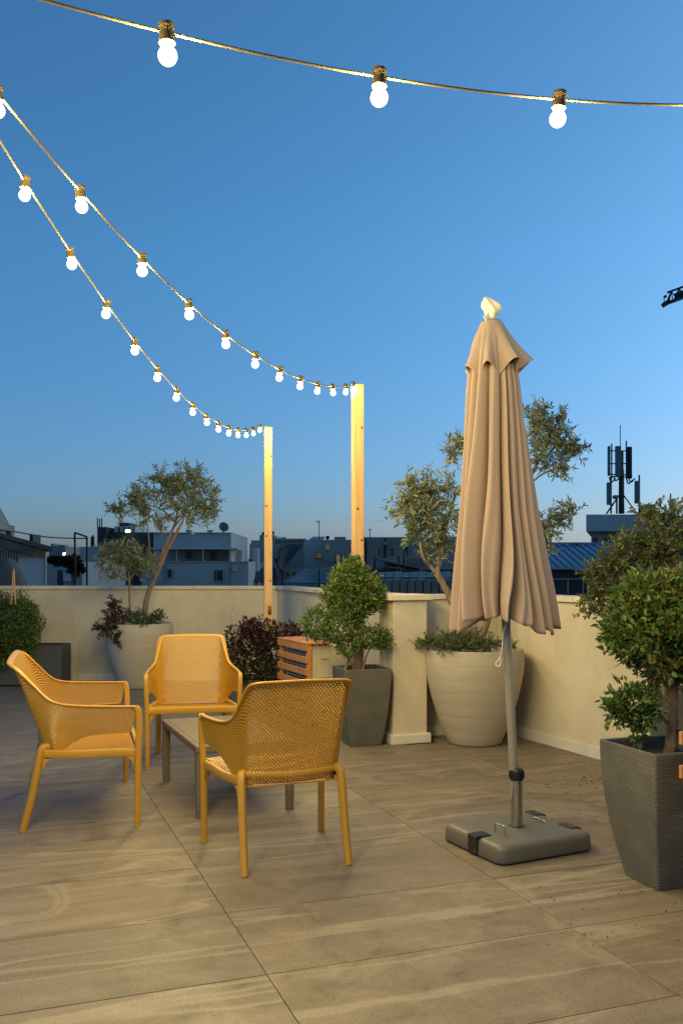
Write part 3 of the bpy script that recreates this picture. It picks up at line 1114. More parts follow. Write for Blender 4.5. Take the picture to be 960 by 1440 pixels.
# ------------------------------------------------------------------ pots and planters
def round_pot(loc, label):
    root = tag(empty('round_pot', loc), label, 'pot', 'large round cream pots')
    prof = [(0.19, 0.0), (0.205, 0.004)]
    for k in range(1, 41):
        t = k / 40
        r = 0.205 + (0.392 - 0.205) * (math.sin(t * math.pi / 2) ** 0.92) - 0.012 * max(0, t - 0.85) / 0.15
        r += 0.0007 * math.sin(k * 2.4) + 0.0006 * math.sin(k * 5.1)
        prof.append((r, 0.004 + 0.735 * t))
    prof += [(0.378, 0.746), (0.368, 0.746), (0.360, 0.74), (0.350, 0.66)]
    MB().lathe(prof, 64).build('pot_wall', 'pot_cream', root, smooth=True, autosmooth=50)
    MB().grid(lambda u, v: (0.351 * v * math.cos(6.2832 * u), 0.351 * v * math.sin(6.2832 * u), 0.69 + 0.02 * (1 - v)), 24, 3, wrap=True).build('soil', 'soil', root, smooth=True)
    return root


def square_planter(loc, rz, label, half=0.195, hb=0.115, h=0.60, mat='planter_grey'):
    root = tag(empty('square_planter', loc, rz), label, 'planter', 'tapered grey square planters')
    mb = MB()
    prof = [(half - hb + 0.004, 0.0)]
    nr = 190
    rr = random.Random(int(loc[0] * 1000))
    for k in range(nr + 1):
        t = k / nr
        x = hb + (half - hb) * (1 - (1 - t) ** 1.9)
        x += ((0.0009 if half > 0.19 else 0.0005) * math.sin(2 * math.pi * h * t / 0.0098 + 0.9 * math.sin(t * 23)) + rr.uniform(-0.0003, 0.0003)) * (1 if 1 < k < nr - 2 else 0)
        prof.append((half - x, 0.003 + (h - 0.006) * t))
    prof += [(0.003, h), (0.016, h), (0.020, h - 0.004), (0.024, h - 0.09)]
    # rings keep a small corner radius whatever their inset
    k0 = 0
    m = 0
    for ins, z in prof:
        ring = rounded_rect(half - ins, half - ins, 0.012, 3)
        m = len(ring)
        mb.v += [(x, y, z) for x, y in ring]
    for i in range(len(prof) - 1):
        for j in range(m):
            a, b = i * m + j, i * m + (j + 1) % m
            mb.f.append((a, b, b + m, a + m))
    mb.f.append(tuple(range(m - 1, -1, -1)))
    mb.build('planter_wall', mat, root)
    MB().grid(lambda u, v: ((2 * u - 1) * (half - 0.021), (2 * v - 1) * (half - 0.021), h - 0.055 + 0.012 * math.sin(9 * u) * math.sin(8 * v)), 8, 8).build('soil', 'soil', root, smooth=True)
    return root


POT_R = Vector((1.047, 7.36, 0))
POT_L = Vector((-2.335, 10.79, 0))
round_pot(POT_R, 'big round cream pot beside the pillar, behind the parasol pole')
round_pot(POT_L, 'big round cream pot against the long wall at left')
PC = Vector((0.157, 7.33, 0))
PRT = Vector((1.412, 4.110, 0))
square_planter(PC, math.atan2(0.28, 0.96), 'grey tapered square planter beside the pillar, behind the nearest armchair', half=0.188, hb=0.125)
square_planter(PRT, math.atan2(0.338, 0.941), 'large ribbed grey tapered planter at the right edge')
# faint scuff of dried plaster on the right planter
# long box planter at far left
lb = tag(empty('box_planter', (-4.05, 11.04, 0)), 'long dark grey box planter by the wall at far left', 'planter')
MB().box(-0.80, 0.80, -0.20, 0.20, 0.02, 0.48).build('box_wall', 'planter_dark', lb, bevel=0.008)
MB().box(-0.77, 0.77, -0.17, 0.17, 0.4803, 0.484).build('soil', 'soil', lb)
MB().box(-0.78, 0.78, -0.18, 0.18, 0.0, 0.02).build('foot', 'black_plastic', lb)
# low planter under the purple shrub (mostly hidden)
lp = tag(empty('low_planter', (-0.75, 9.25, 0), R(10)), 'low dark planter under the purple shrub, holding the slim post', 'planter')
MB().box(-0.36, 0.36, -0.25, 0.25, 0.0, 0.30).build('box_wall', 'planter_dark', lp, bevel=0.01)
MB().box(-0.33, 0.33, -0.22, 0.22, 0.3003, 0.306).build('soil', 'soil', lp)
# planter behind the right one
rp = tag(empty('box_planter', (2.26, 5.72, 0), math.atan2(WR.y, WR.x)), 'dark grey box planter by the right wall, behind the ribbed planter', 'planter')
MB().box(-0.34, 0.5, -0.17, 0.17, 0.0, 0.62).build('box_wall', 'planter_dark', rp, bevel=0.008)
MB().box(-0.31, 0.47, -0.14, 0.14, 0.6203, 0.626).build('soil', 'soil', rp)


# ------------------------------------------------------------------ plants
def pxc(px, py, Y, rx, rz, ry=None, dy=0.0):
    c = PX(px, py, Y)
    return ((c.x, c.y + dy, c.z), (rx / F * Y, (ry if ry is not None else rx) / F * Y, rz / F * Y))


# olive tree in the left pot
YL = POT_L.y
ol = tag(empty('olive_tree', (POT_L.x, YL, 0.69)), 'leaning twin-stemmed olive tree in the left-hand round pot', 'tree')
tr = MB()
base_l = PX(203, 866, YL)
limb(tr, [base_l, PX(207, 840, YL), PX(217, 815, YL), PX(226, 795, YL + .02), PX(234, 776, YL), PX(247, 752, YL - .05), PX(256, 735, YL - .05)], 0.034, 0.014, 8, 28, 0.003)
limb(tr, [PX(224, 799, YL), PX(230, 775, YL + .06), PX(237, 757, YL + .08), PX(247, 735, YL + .1), PX(250, 715, YL + .1)], 0.024, 0.010, 8, 20, 0.003)
limb(tr, [PX(247, 738, YL), PX(262, 722, YL), PX(285, 708, YL + .05)], 0.012, 0.004, 6)
limb(tr, [PX(247, 735, YL + .1), PX(225, 715, YL + .1), PX(195, 708, YL + .12)], 0.011, 0.004, 6)
limb(tr, [PX(256, 736, YL - .05), PX(268, 700, YL - .1), PX(275, 675, YL - .1)], 0.011, 0.003, 6)
limb(tr, [PX(250, 718, YL + .1), PX(240, 695, YL + .05), PX(235, 675, YL)], 0.010, 0.003, 6)
tr.build('trunk', 'bark', ol, smooth=True, world=True)
cl = [pxc(228, 690, YL, 30, 24), pxc(262, 683, YL, 32, 26), pxc(285, 700, YL, 26, 26), pxc(195, 706, YL, 26, 20), pxc(170, 713, YL, 15, 10), pxc(215, 722, YL, 30, 20), pxc(262, 718, YL, 28, 20), pxc(298, 718, YL, 14, 14), pxc(235, 675, YL, 22, 14), pxc(270, 668, YL, 14, 10)]
tw = MB()
P, D = sprigs(cl, [40, 42, 34, 32, 16, 24, 22, 16, 22, 13], length=0.22, pairs=9, mb=tw, rad=0.0028)
tw.build('twigs', 'twig', ol, world=True)['kind'] = 'stuff'
leaves('crown', 'olive_leaf', ol, P, D, 0.066, 0.016)
# second, smaller stem
ol2 = tag(empty('olive_sapling', (PX(183, 866, YL).x, YL - 0.08, 0.69)), 'small thin-stemmed olive left of the leaning olive in the same pot', 'tree')
tr = MB()
limb(tr, [PX(183, 866, YL - .08), PX(182, 840, YL - .08), PX(182, 815, YL - .08), PX(180, 795, YL - .08)], 0.014, 0.008, 6, 14, 0.002)
limb(tr, [PX(182, 818, YL - .08), PX(165, 795, YL - .1), PX(148, 780, YL - .1)], 0.007, 0.003, 5)
limb(tr, [PX(182, 815, YL - .08), PX(200, 795, YL - .06), PX(212, 780, YL - .06)], 0.007, 0.003, 5)
limb(tr, [PX(212, 800, YL - .06), PX(209, 750, YL - .06), PX(206, 725, YL - .06)], 0.010, 0.005, 5)
tr.build('trunk', 'bark', ol2, smooth=True, world=True)
cl = [pxc(160, 786, YL - .08, 26, 22), pxc(192, 788, YL - .08, 26, 22), pxc(178, 772, YL - .08, 26, 14), pxc(212, 795, YL - .08, 14, 18), pxc(146, 775, YL - .08, 12, 12), pxc(165, 808, YL - .08, 14, 10)]
tw = MB()
P, D = sprigs(cl, [38, 38, 26, 18, 12, 10], length=0.17, pairs=8, mb=tw, rad=0.0025, upbias=0.6)
tw.build('twigs', 'twig', ol2, world=True)['kind'] = 'stuff'
leaves('crown', 'olive_leaf', ol2, P, D, 0.062, 0.014)
# underplanting of the left pot
up1 = tag(empty('trailing_plant', (-2.60, YL - 0.18, 0.70)), 'dark red-brown trailing plant spilling over the left pot rim', 'plant')
tw = MB()
cl = [pxc(160, 868, YL - .2, 12, 22, 12), pxc(150, 882, YL - .3, 20, 12, 14), pxc(166, 893, YL - .36, 8, 14, 6), pxc(160, 845, YL - .2, 7, 14, 7), pxc(172, 870, YL - .2, 12, 14, 12)]
P, D = sprigs(cl, [34, 36, 14, 14, 20], length=0.12, pairs=6, mb=tw, rad=0.002)
tw.build('stems', 'twig', up1, world=True)['kind'] = 'stuff'
leaves('foliage', 'purple_leaf', up1, P, D, 0.036, 0.020)
up2 = tag(empty('ground_cover_plant', (-2.2, YL - 0.1, 0.70)), 'low green spreading plant on the right of the left pot', 'plant')
P, D = sprigs([pxc(205, 868, YL - .1, 26, 10, 22), pxc(222, 868, YL - .15, 12, 9, 14), pxc(190, 870, YL - .2, 16, 9, 14), pxc(202, 876, YL - .36, 8, 6, 4)], [50, 22, 30, 8], length=0.13, pairs=7)
leaves('foliage', 'ground_leaf', up2, P, D, 0.034, 0.014)

# bush in the long planter at far left
bl_ = tag(empty('leafy_bush', (-3.95, 11.0, 0.49)), 'dense green bush in the long box planter at far left', 'bush')
cl = [pxc(15, 872, 10.9, 36, 38, 30), pxc(40, 880, 10.85, 20, 26, 18), pxc(-30, 880, 10.9, 40, 40, 30), pxc(28, 905, 10.75, 22, 26, 14), pxc(5, 915, 10.7, 22, 24, 12), pxc(35, 858, 10.9, 14, 16, 12)]
P, D = bush(cl, 45000, (0.35, 1.1))
leaves('foliage', 'box_leaf', bl_, P, D, 0.034, 0.016)
P, D = bush(cl, 6000, (0.95, 1.15), outward=1.0, upbias=0.5)
leaves('new_growth_highlights', 'box_leaf_new_highlight', bl_, P, D, 0.034, 0.014)
P, D = bush([pxc(0, 848, 10.75, 12, 12), pxc(-5, 920, 10.7, 14, 14)], 20000)
leaves('dark_leaves', 'purple_leaf', bl_, P, D, 0.03, 0.016)
stk = MB()
for (a, b) in (((16, 850), (19.5, 800)), ((22, 850), (19.8, 800))):
    stk.sweep([PX(*a, 10.75), PX(*b, 10.75)], 0.009, seg=6)
so = stk.build('cane_stakes', 'pine', bl_, world=True)

# purple shrub
ps = tag(empty('purple_shrub', (-0.80, 9.1, 0.30)), 'rounded dark purple-leaved shrub in front of the slim post', 'shrub')
cl = [pxc(348, 915, 9.0, 34, 40, 30), pxc(385, 920, 9.0, 34, 40, 30), pxc(366, 893, 9.0, 26, 22, 22), pxc(410, 908, 9.1, 22, 26, 22), pxc(330, 935, 8.95, 20, 34, 20), pxc(352, 885, 9.0, 14, 14, 14), pxc(412, 888, 9.1, 10, 12, 10), pxc(395, 952, 8.95, 30, 26, 24)]
P, D = bush(cl, 21000, (0.35, 1.08))
zc = PX(0, 925, 9.0).z
lo = P[:, 2] + rng.normal(size=len(P)) * 0.05 < zc
hi = ~lo
leaves('purple_foliage', 'purple_leaf', ps, P[hi], D[hi], 0.040, 0.024)
leaves('lower_foliage', 'purple_green_leaf', ps, P[lo], D[lo], 0.040, 0.024)
st = MB()
limb(st, [Vector((-0.80, 9.1, 0.30)), PX(360, 940, 9.05), PX(366, 905, 9.05)], 0.02, 0.006)
limb(st, [Vector((-0.76, 9.1, 0.30)), PX(385, 940, 9.05), PX(400, 915, 9.05)], 0.018, 0.006)
limb(st, [PX(340, 905, 8.95), PX(325, 870, 8.95), PX(331.5, 847, 8.95)], 0.003, 0.002, 4)
st.build('stems', 'bark', ps, smooth=True, world=True)

# clipped tree in the grey planter by the pillar
YC = PC.y
ct = tag(empty('clipped_tree', (PC.x, YC, 0.545)), 'bright green clipped bushy tree in the grey planter by the pillar', 'tree')
tr = MB()
limb(tr, [Vector((PC.x - 0.02, YC - 0.04, 0.53)), PX(503, 925, YC - .05), PX(494, 895, YC - .05), PX(488, 870, YC - .05), PX(492, 840, YC - .05)], 0.018, 0.009, 7, 20, 0.003)
limb(tr, [Vector((PC.x - 0.04, YC - 0.04, 0.54)), PX(492, 930, YC - .08), PX(470, 900, YC - .08), PX(455, 880, YC - .08)], 0.012, 0.005, 6)
limb(tr, [Vector((PC.x, YC - 0.05, 0.54)), PX(516, 920, YC - .08), PX(528, 900, YC - .08)], 0.011, 0.005, 6)
tr.build('trunk', 'bark', ct, smooth=True, world=True)
cl = [pxc(498, 836, YC, 42, 30, 32), pxc(494, 812, YC, 27, 20, 24), pxc(521, 838, YC, 20, 24, 20), pxc(472, 838, YC, 19, 22, 20), pxc(446, 877, YC - .05, 23, 24, 22), pxc(474, 886, YC - .1, 24, 22, 22), pxc(520, 896, YC - .08, 25, 17, 22), pxc(489, 910, YC - .14, 17, 14, 14), pxc(495, 862, YC, 26, 12, 22), pxc(537, 902, YC - .08, 12, 14, 12), pxc(496, 795, YC, 13, 12, 12)]
P, D = bush(cl, 62000, (0.3, 1.1), lump=0.2)
leaves('foliage', 'box_leaf', ct, P, D, 0.027, 0.013)
P, D = sprigs(cl, [60, 50, 26, 22, 30, 26, 24, 10, 14, 14, 24], length=0.085, pairs=5, inner=0.85, upbias=0.55)
leaves('new_growth_highlights', 'box_leaf_new_highlight', ct, P, D, 0.027, 0.012)  # young tips, thickened so their pale colour imitates light from the bulbs above

# olive tree in the right pot
YR = POT_R.y
orr = tag(empty('olive_tree', (POT_R.x, YR, 0.69)), 'tall branching olive tree in the right-hand pot, behind the parasol', 'tree')
tr = MB()
limb(tr, [PX(656, 905, YR - .05), PX(651, 885, YR - .05), PX(643, 862, YR - .05), PX(631, 838, YR - .05), PX(622, 820, YR - .05), PX(613, 806, YR - .05)], 0.034, 0.026, 8, 24, 0.003)
limb(tr, [PX(613, 806, YR - .05), PX(604, 795, YR - .05), PX(596, 786, YR - .1), PX(590, 765, YR - .1)], 0.018, 0.008, 7)
limb(tr, [PX(613, 807, YR - .05), PX(618, 790, YR), PX(622, 770, YR + .05), PX(626, 745, YR + .05), PX(632, 720, YR + .1), PX(642, 690, YR + .1)], 0.022, 0.009, 7)
limb(tr, [PX(622, 770, YR + .05), PX(612, 740, YR), PX(600, 715, YR), PX(590, 695, YR)], 0.010, 0.004, 6)
limb(tr, [PX(626, 748, YR + .05), PX(610, 720, YR - .05), PX(595, 690, YR - .05)], 0.008, 0.003, 6)
limb(tr, [PX(672, 905, YR + .05), PX(685, 870, YR + .12), PX(700, 800, YR + .2), PX(715, 740, YR + .22), PX(735, 690, YR + .2), PX(760, 640, YR + .15), PX(775, 600, YR + .1)], 0.036, 0.010, 8, 30, 0.003)
limb(tr, [PX(735, 690, YR + .2), PX(760, 668, YR + .15), PX(790, 655, YR + .1), PX(805, 640, YR + .1)], 0.010, 0.004, 6)
limb(tr, [PX(715, 745, YR + .22), PX(750, 752, YR + .15), PX(785, 735, YR + .1), PX(800, 718, YR + .1)], 0.011, 0.004, 6)
limb(tr, [PX(700, 800, YR + .2), PX(680, 720, YR + .15), PX(665, 660, YR + .1), PX(650, 630, YR + .1)], 0.013, 0.004, 6)
limb(tr, [PX(755, 645, YR + .15), PX(750, 600, YR + .15), PX(748, 572, YR + .1)], 0.009, 0.003, 6)
tr.build('trunk', 'bark', orr, smooth=True, world=True)
cl = [pxc(600, 690, YR, 34, 26, 26), pxc(570, 712, YR, 22, 22, 20), pxc(600, 722, YR, 32, 24, 26), pxc(580, 745, YR, 22, 16, 18), pxc(618, 752, YR, 24, 24, 22), pxc(603, 768, YR, 18, 14, 14), pxc(635, 700, YR, 16, 40, 16), pxc(636, 640, YR, 12, 16, 12), pxc(648, 622, YR, 10, 12, 10), pxc(574, 676, YR, 10, 16, 10),
      pxc(755, 590, YR + .1, 22, 26, 20), pxc(772, 612, YR + .1, 28, 26, 22), pxc(795, 625, YR + .1, 20, 20, 18), pxc(762, 645, YR + .1, 22, 18, 18), pxc(788, 655, YR + .1, 18, 12, 14), pxc(806, 634, YR + .1, 12, 8, 10), pxc(790, 590, YR + .1, 10, 12, 10),
      pxc(770, 738, YR + .1, 14, 28, 14), pxc(790, 728, YR + .1, 14, 16, 12), pxc(804, 715, YR + .1, 9, 9, 8), pxc(768, 765, YR + .1, 10, 12, 10), pxc(645, 755, YR, 10, 30, 10)]
tw = MB()
P, D = sprigs(cl, [44, 26, 42, 20, 26, 14, 18, 13, 8, 8, 32, 38, 24, 20, 13, 7, 7, 20, 12, 6, 7, 8], length=0.175, pairs=9, mb=tw, rad=0.0024)
tw.build('twigs', 'twig', orr, world=True)['kind'] = 'stuff'
leaves('crown', 'olive_leaf', orr, P, D, 0.054, 0.013)
upr = tag(empty('ground_cover_plant', (POT_R.x, YR, 0.70)), 'low spreading green plant filling the right-hand round pot', 'plant')
cl = [pxc(600, 903, YR - .1, 22, 8, 20), pxc(640, 900, YR - .2, 30, 10, 24), pxc(680, 903, YR - .2, 24, 8, 22), pxc(660, 908, YR - .3, 34, 6, 10), pxc(628, 908, YR - .3, 24, 6, 10), pxc(712, 908, YR - .15, 16, 5, 16), pxc(650, 893, YR, 40, 8, 30)]
tw = MB()
P, D = sprigs(cl, [60, 70, 50, 50, 36, 20, 50], length=0.10, pairs=8, mb=tw, rad=0.0016, upbias=0.35)
tw.build('stems', 'twig', upr, world=True)['kind'] = 'stuff'
leaves('foliage', 'ground_leaf', upr, P, D, 0.022, 0.009)

# clipped tree in the right planter
YT = PRT.y
rt = tag(empty('clipped_tree', (1.446, YT, 0.545)), 'glossy dark green clipped tree in the ribbed planter at right edge', 'tree')
tr = MB()
limb(tr, [Vector((1.440, YT, 0.53)), PX(943, 1030, YT), PX(945, 990, YT), PX(942, 950, YT), PX(946, 900, YT), PX(950, 860, YT)], 0.024, 0.015, 9, 26, 0.002)
limb(tr, [PX(943, 1022, YT), PX(925, 1003, YT - .02), PX(910, 985, YT - .04), PX(898, 978, YT - .05)], 0.009, 0.004, 6)
limb(tr, [PX(943, 975, YT), PX(930, 955, YT - .03), PX(915, 930, YT - .05)], 0.010, 0.005, 6)
limb(tr, [PX(944, 960, YT), PX(962, 930, YT), PX(985, 900, YT)], 0.010, 0.005, 6)
limb(tr, [PX(944, 1027, YT), PX(950, 1024, YT), PX(957, 1028, YT)], 0.008, 0.006, 6)
tr.build('trunk', 'bark', rt, smooth=True, world=True)
stk = MB().sweep([PX(951, 1052, YT + .03), PX(949, 880, YT + .03)], 0.008, seg=6)
stk.build('cane_stake', 'bark', rt, world=True)
cl = [pxc(948, 882, YT, 92, 76, 90), pxc(910, 885, YT - .05, 58, 52, 56), pxc(965, 850, YT, 70, 48, 70), pxc(920, 850, YT, 56, 44, 56), pxc(985, 900, YT, 70, 64, 70)]
P, D = bush(cl, 36000, (0.45, 1.06), lump=0.12)
leaves('foliage', 'glossy_leaf', rt, P, D, 0.040, 0.018)
P, D = sprigs(cl, [80, 50, 110, 80, 40], length=0.085, pairs=4, inner=0.88, upbias=0.75)
leaves('new_growth_highlights', 'glossy_leaf_new_highlight', rt, P, D, 0.040, 0.014)  # real young shoots plus extra pale leaves painting in the lamplit top
cl = [pxc(890, 990, YT - .05, 36, 28, 36), pxc(868, 1000, YT - .05, 18, 20, 20), pxc(904, 1010, YT - .05, 15, 16, 18), pxc(898, 1038, YT - .08, 7, 12, 7)]
P, D = bush(cl, 52000, (0.25, 1.12), lump=0.22)
leaves('low_branch_foliage', 'glossy_leaf', rt, P, D, 0.036, 0.016)

# bronze shrub behind it
YS = 5.62
bs = tag(empty('bronze_shrub', (2.10, YS, 0.62)), 'loose bronze-green shrub above the clipped tree at right, by the wall', 'shrub')
tr = MB()
for pts in ([(935, 985), (925, 900), (905, 830), (880, 770)], [(940, 985), (945, 880), (940, 790), (930, 730)], [(930, 985), (890, 890), (860, 850), (828, 845)], [(945, 985), (965, 880), (975, 790)], [(925, 960), (880, 880), (850, 840), (835, 858)], [(925, 900), (870, 840), (835, 815)]):
    limb(tr, [PX(a, b, YS + rng.uniform(-.1, .1)) for a, b in pts], 0.014, 0.003, 6)
tr.build('stems', 'bark', bs, smooth=True, world=True)
cl = [pxc(925, 760, YS, 50, 44, 44), pxc(890, 775, YS, 36, 32, 34), pxc(870, 800, YS, 36, 28, 34), pxc(910, 815, YS, 50, 40, 44), pxc(950, 790, YS, 50, 60, 44), pxc(850, 822, YS, 28, 20, 26), pxc(838, 838, YS, 22, 14, 18), pxc(832, 856, YS - .05, 18, 8, 12), pxc(860, 780, YS, 16, 14, 14), pxc(915, 722, YS, 22, 16, 18), pxc(948, 722, YS, 22, 18, 18), pxc(830, 800, YS, 14, 10, 12), pxc(985, 770, YS, 50, 60, 44)]
tw = MB()
P, D = sprigs(cl, [110, 76, 70, 100, 120, 40, 24, 12, 18, 26, 26, 12, 70], length=0.12, pairs=8, mb=tw, rad=0.0018, upbias=0.35)
tw.build('twigs', 'twig', bs, world=True)['kind'] = 'stuff'
leaves('foliage', 'bronze_leaf', bs, P, D, 0.030, 0.013)

# ------------------------------------------------------------------ air conditioner behind a slatted timber cover
e1 = Vector((-0.39, 0.921, 0)).normalized()
ARZ = math.atan2(e1.y, e1.x) - math.pi / 2          # local y along the slatted face
ac0 = Vector((-0.277, 8.07, 0))
ac = tag(empty('air_conditioner', ac0, ARZ), 'cream air conditioner box between purple shrub and grey planter', 'air conditioner')
MB().box(0.035, 0.36, 0.03, 0.72, 0.04, 0.705).build('casing', 'aircon_cream', ac, bevel=0.012)
MB().box(0.031, 0.035, 0.08, 0.66, 0.08, 0.66).build('grille_plate', 'aircon_grille', ac)
gr = MB()
for k in range(22):
    gr.box(0.0275, 0.031, 0.08, 0.66, 0.09 + k * 0.026, 0.098 + k * 0.026)
gr.build('grille_bars', 'aircon_cream', ac)['kind'] = 'stuff'
for y in (0.08, 0.60):
    MB().box(0.05, 0.34, y, y + 0.06, 0.0, 0.04).build('foot', 'black_plastic', ac)
MB().box(0.10, 0.20, 0.022, 0.030, 0.42, 0.62).build('side_cover', 'aircon_cream', ac, bevel=0.006)
MB().box(0.115, 0.185, 0.014, 0.022, 0.585, 0.60).build('grip_edge', 'aircon_cream', ac, bevel=0.003)
MB().box(0.23, 0.32, 0.024, 0.030, 0.30, 0.64).build('service_panel', 'aircon_cream', ac, bevel=0.004)
cv = tag(empty('slatted_cover', ac0, ARZ), 'slatted orange timber cover over the front of the air conditioner', 'cover')
for y in (0.0, 0.70):
    MB().box(-0.018, 0.022, y, y + 0.04, 0.0, 0.715).build('upright', 'oiled_wood', cv, bevel=0.003)
for k in range(7):
    z = 0.03 + k * 0.105
    MB().box(-0.034, -0.019, -0.012, 0.752, z, z + 0.055).build('slat', 'oiled_wood', cv, bevel=0.003)
for k in range(4):
    x = -0.036 + k * 0.062
    MB().box(x, x + 0.055, -0.014, 0.754, 0.716, 0.732).build('top_board', 'oiled_wood', cv, bevel=0.003)

# ------------------------------------------------------------------ slatted timber trolley at the right edge
trz = math.atan2(0.338, 0.941)
tc0 = Vector((1.378, 3.822, 0))
tro = tag(empty('slatted_trolley', tc0, trz), 'slatted timber trolley on casters cut off by the right edge', 'trolley')
for z in (0.514, 0.651):
    MB().box(0.0, 0.36, -0.018, 0.0, z, z + 0.054).build('slat', 'oiled_wood', tro, bevel=0.003)
    MB().box(0.0, 0.36, -0.36, -0.342, z, z + 0.054).build('slat', 'oiled_wood', tro, bevel=0.003)
for x in (0.05, 0.30):
    for y in (-0.058, -0.341):
        MB().box(x, x + 0.036, y, y + 0.038, 0.075, 0.70).build('upright', 'oiled_wood', tro, bevel=0.003)
MB().box(0.03, 0.36, -0.341, -0.019, 0.7005, 0.716).build('top_board', 'oiled_wood', tro, bevel=0.003)
for x in (0.068, 0.318):
    for y in (-0.039, -0.322):
        w_ = MB().lathe([(0.010, -0.011), (0.030, -0.011), (0.034, -0.006), (0.034, 0.006), (0.030, 0.011), (0.010, 0.011)], 24)
        w_.v = [(p + x, r + y, q + 0.034) for p, q, r in w_.v]
        wo = w_.build('caster_wheel', 'rubber_white', tro, smooth=True, autosmooth=40)
        MB().box(x - 0.010, x + 0.010, y - 0.016, y + 0.016, 0.034, 0.0745).build('caster_fork', 'dark_metal', wo)

# ------------------------------------------------------------------ crumbs of soil and dry leaf on the tiles
n = 420
cx = np.concatenate([rng.normal(812, 38, 170), rng.uniform(760, 955, 80), rng.normal(838, 14, 90)])
cy = np.concatenate([rng.normal(1086, 20, 170), rng.uniform(1085, 1330, 80), rng.normal(1092, 5, 90)])
Pc = []
for a, b in zip(cx, cy):
    Yg = F * EYE / (b - HZ)
    q = PX(a, b, Yg)
    ins = (q - CRN).dot(wr_n)
    if ins > -0.02 or (abs(q.x - 0.87) < 0.36 and abs(q.y - 4.62) < 0.36) or (Vector((q.x, q.y, 0)) - PRT).length < 0.2:
        continue
    Pc.append((q.x, q.y, 0.0015))
Pc = np.array(Pc)
Dc = rng.normal(size=Pc.shape)
Dc[:, 2] = 0.12
cr = leaves('soil_crumbs', 'soil', None, Pc, Dc, rng.uniform(0.004, 0.016, len(Pc)), rng.uniform(0.004, 0.010, len(Pc)), up=3)
tag(cr, 'scattered dark soil crumbs and dry leaf bits on the tiles by right wall', 'debris', kind='stuff')

# ------------------------------------------------------------------ the town behind the parapet
GZ = -12.0


def blk(root, name, mat, x0, x1, top, Y, depth, bottom=None, bevel=0.0, slant=0.0):
    """a block whose front face spans columns x0..x1 of the photograph at distance Y, its top at row top"""
    a, b = PX(x0, top, Y), PX(x1, top, Y)
    z0 = GZ if bottom is None else PX(0, bottom, Y).z
    m = MB().box(a.x, b.x, Y, Y + depth, z0, a.z)
    if slant:                                   # plan is a parallelogram: the back set sideways
        m.v = [(x + (slant if y > Y else 0), y, z) for x, y, z in m.v]
    return m.build(name, mat, root, world=True, bevel=bevel)


def house(label, px, Y, cat='building', name='house'):
    p = PX(px, HZ, Y)
    return tag(empty(name, (p.x, Y, GZ)), label, cat)


def window(root, x0, x1, y0, y1, Y, mat='window_dark', fr='white_panel'):
    a, b = PX(x0, y1, Y), PX(x1, y0, Y)
    t = 0.05
    f = MB()
    f.box(a.x - t, a.x, Y - 0.05, Y + 0.02, a.z - t, b.z + t).box(b.x, b.x + t, Y - 0.05, Y + 0.02, a.z - t, b.z + t)
    f.box(a.x, b.x, Y - 0.05, Y + 0.02, a.z - t, a.z).box(a.x, b.x, Y - 0.05, Y + 0.02, b.z, b.z + t)
    w = f.build('window', fr, root, world=True)
    MB().box(a.x, b.x, Y - 0.02, Y - 0.004, a.z, b.z).build('pane', mat, w, world=True)
    return w


# shed with mono-pitch roof at far left
Y = 22.0
h = house('tin-roofed shed with white panel beyond the wall at far left', 20, Y, name='shed')
a, b = PX(-90, 0, Y), PX(66, 0, Y)
zl, zr_ = PX(0, 744, Y).z, PX(0, 775, Y).z
q_ = -1.62
MB().add([(a.x, Y, GZ), (b.x, Y, GZ), (b.x, Y, zr_), (a.x, Y, zl + .45), (a.x + q_, Y + 4, GZ), (b.x + q_, Y + 4, GZ), (b.x + q_, Y + 4, zr_), (a.x + q_, Y + 4, zl + .45)], [(0, 1, 2, 3), (7, 6, 5, 4), (0, 4, 5, 1), (1, 5, 6, 2), (2, 6, 7, 3), (3, 7, 4, 0)]).build('wall', 'grey_render', h, world=True)
r0, r1 = PX(-95, 728, Y), PX(83, 775.5, Y)
q2 = -1.95
ro = MB().add([(r0.x, Y - .5, r0.z), (r1.x, Y - .5, r1.z), (r1.x + q2, Y + 4.3, r1.z), (r0.x + q2, Y + 4.3, r0.z), (r0.x, Y - .5, r0.z + .10), (r1.x, Y - .5, r1.z + .10), (r1.x + q2, Y + 4.3, r1.z + .10), (r0.x + q2, Y + 4.3, r0.z + .10)], [(3, 2, 1, 0), (4, 5, 6, 7), (0, 1, 5, 4), (1, 2, 6, 5), (2, 3, 7, 6), (3, 0, 4, 7)])
ro.build('roof', 'tin_rust', h, world=True)
fb = MB().beam((r0.x, Y - .53, r0.z - .06), (r1.x - .4, Y - .53, r1.z - .04), 0.05, 0.16).build('fascia', 'tin_rust', h, world=True)
cs = MB()
for k in range(30):
    x = -85 + k * 3.7
    q0, q1 = PX(x, 0, Y), PX(x + 1.9, 0, Y)
    cs.box(q0.x, q1.x, Y - .06, Y - .003, -3, PX(0, 773, Y).z)
cs.build('corrugated_sheet', 'tin', h, world=True)['kind'] = 'stuff'
p0, p1 = PX(27, 785, Y), PX(63, 830, Y)
MB().box(p0.x, p1.x, Y - .05, Y - .003, -2.0, p0.z).build('white_panel', 'white_panel', h, world=True)
MB().box(PX(64, 0, Y).x, PX(66.2, 0, Y).x, Y - .1, Y - .003, GZ, zr_).build('corner_post', 'grey_render', h, world=True)
MB().box(PX(22, 0, Y).x, PX(27, 0, Y).x, Y + 1.0, Y + 1.6, PX(0, 775, Y).z, PX(0, 749, Y).z).build('flue', 'dark_metal', h, world=True)
mound = MB()
q = PX(12, 822, 20.5)
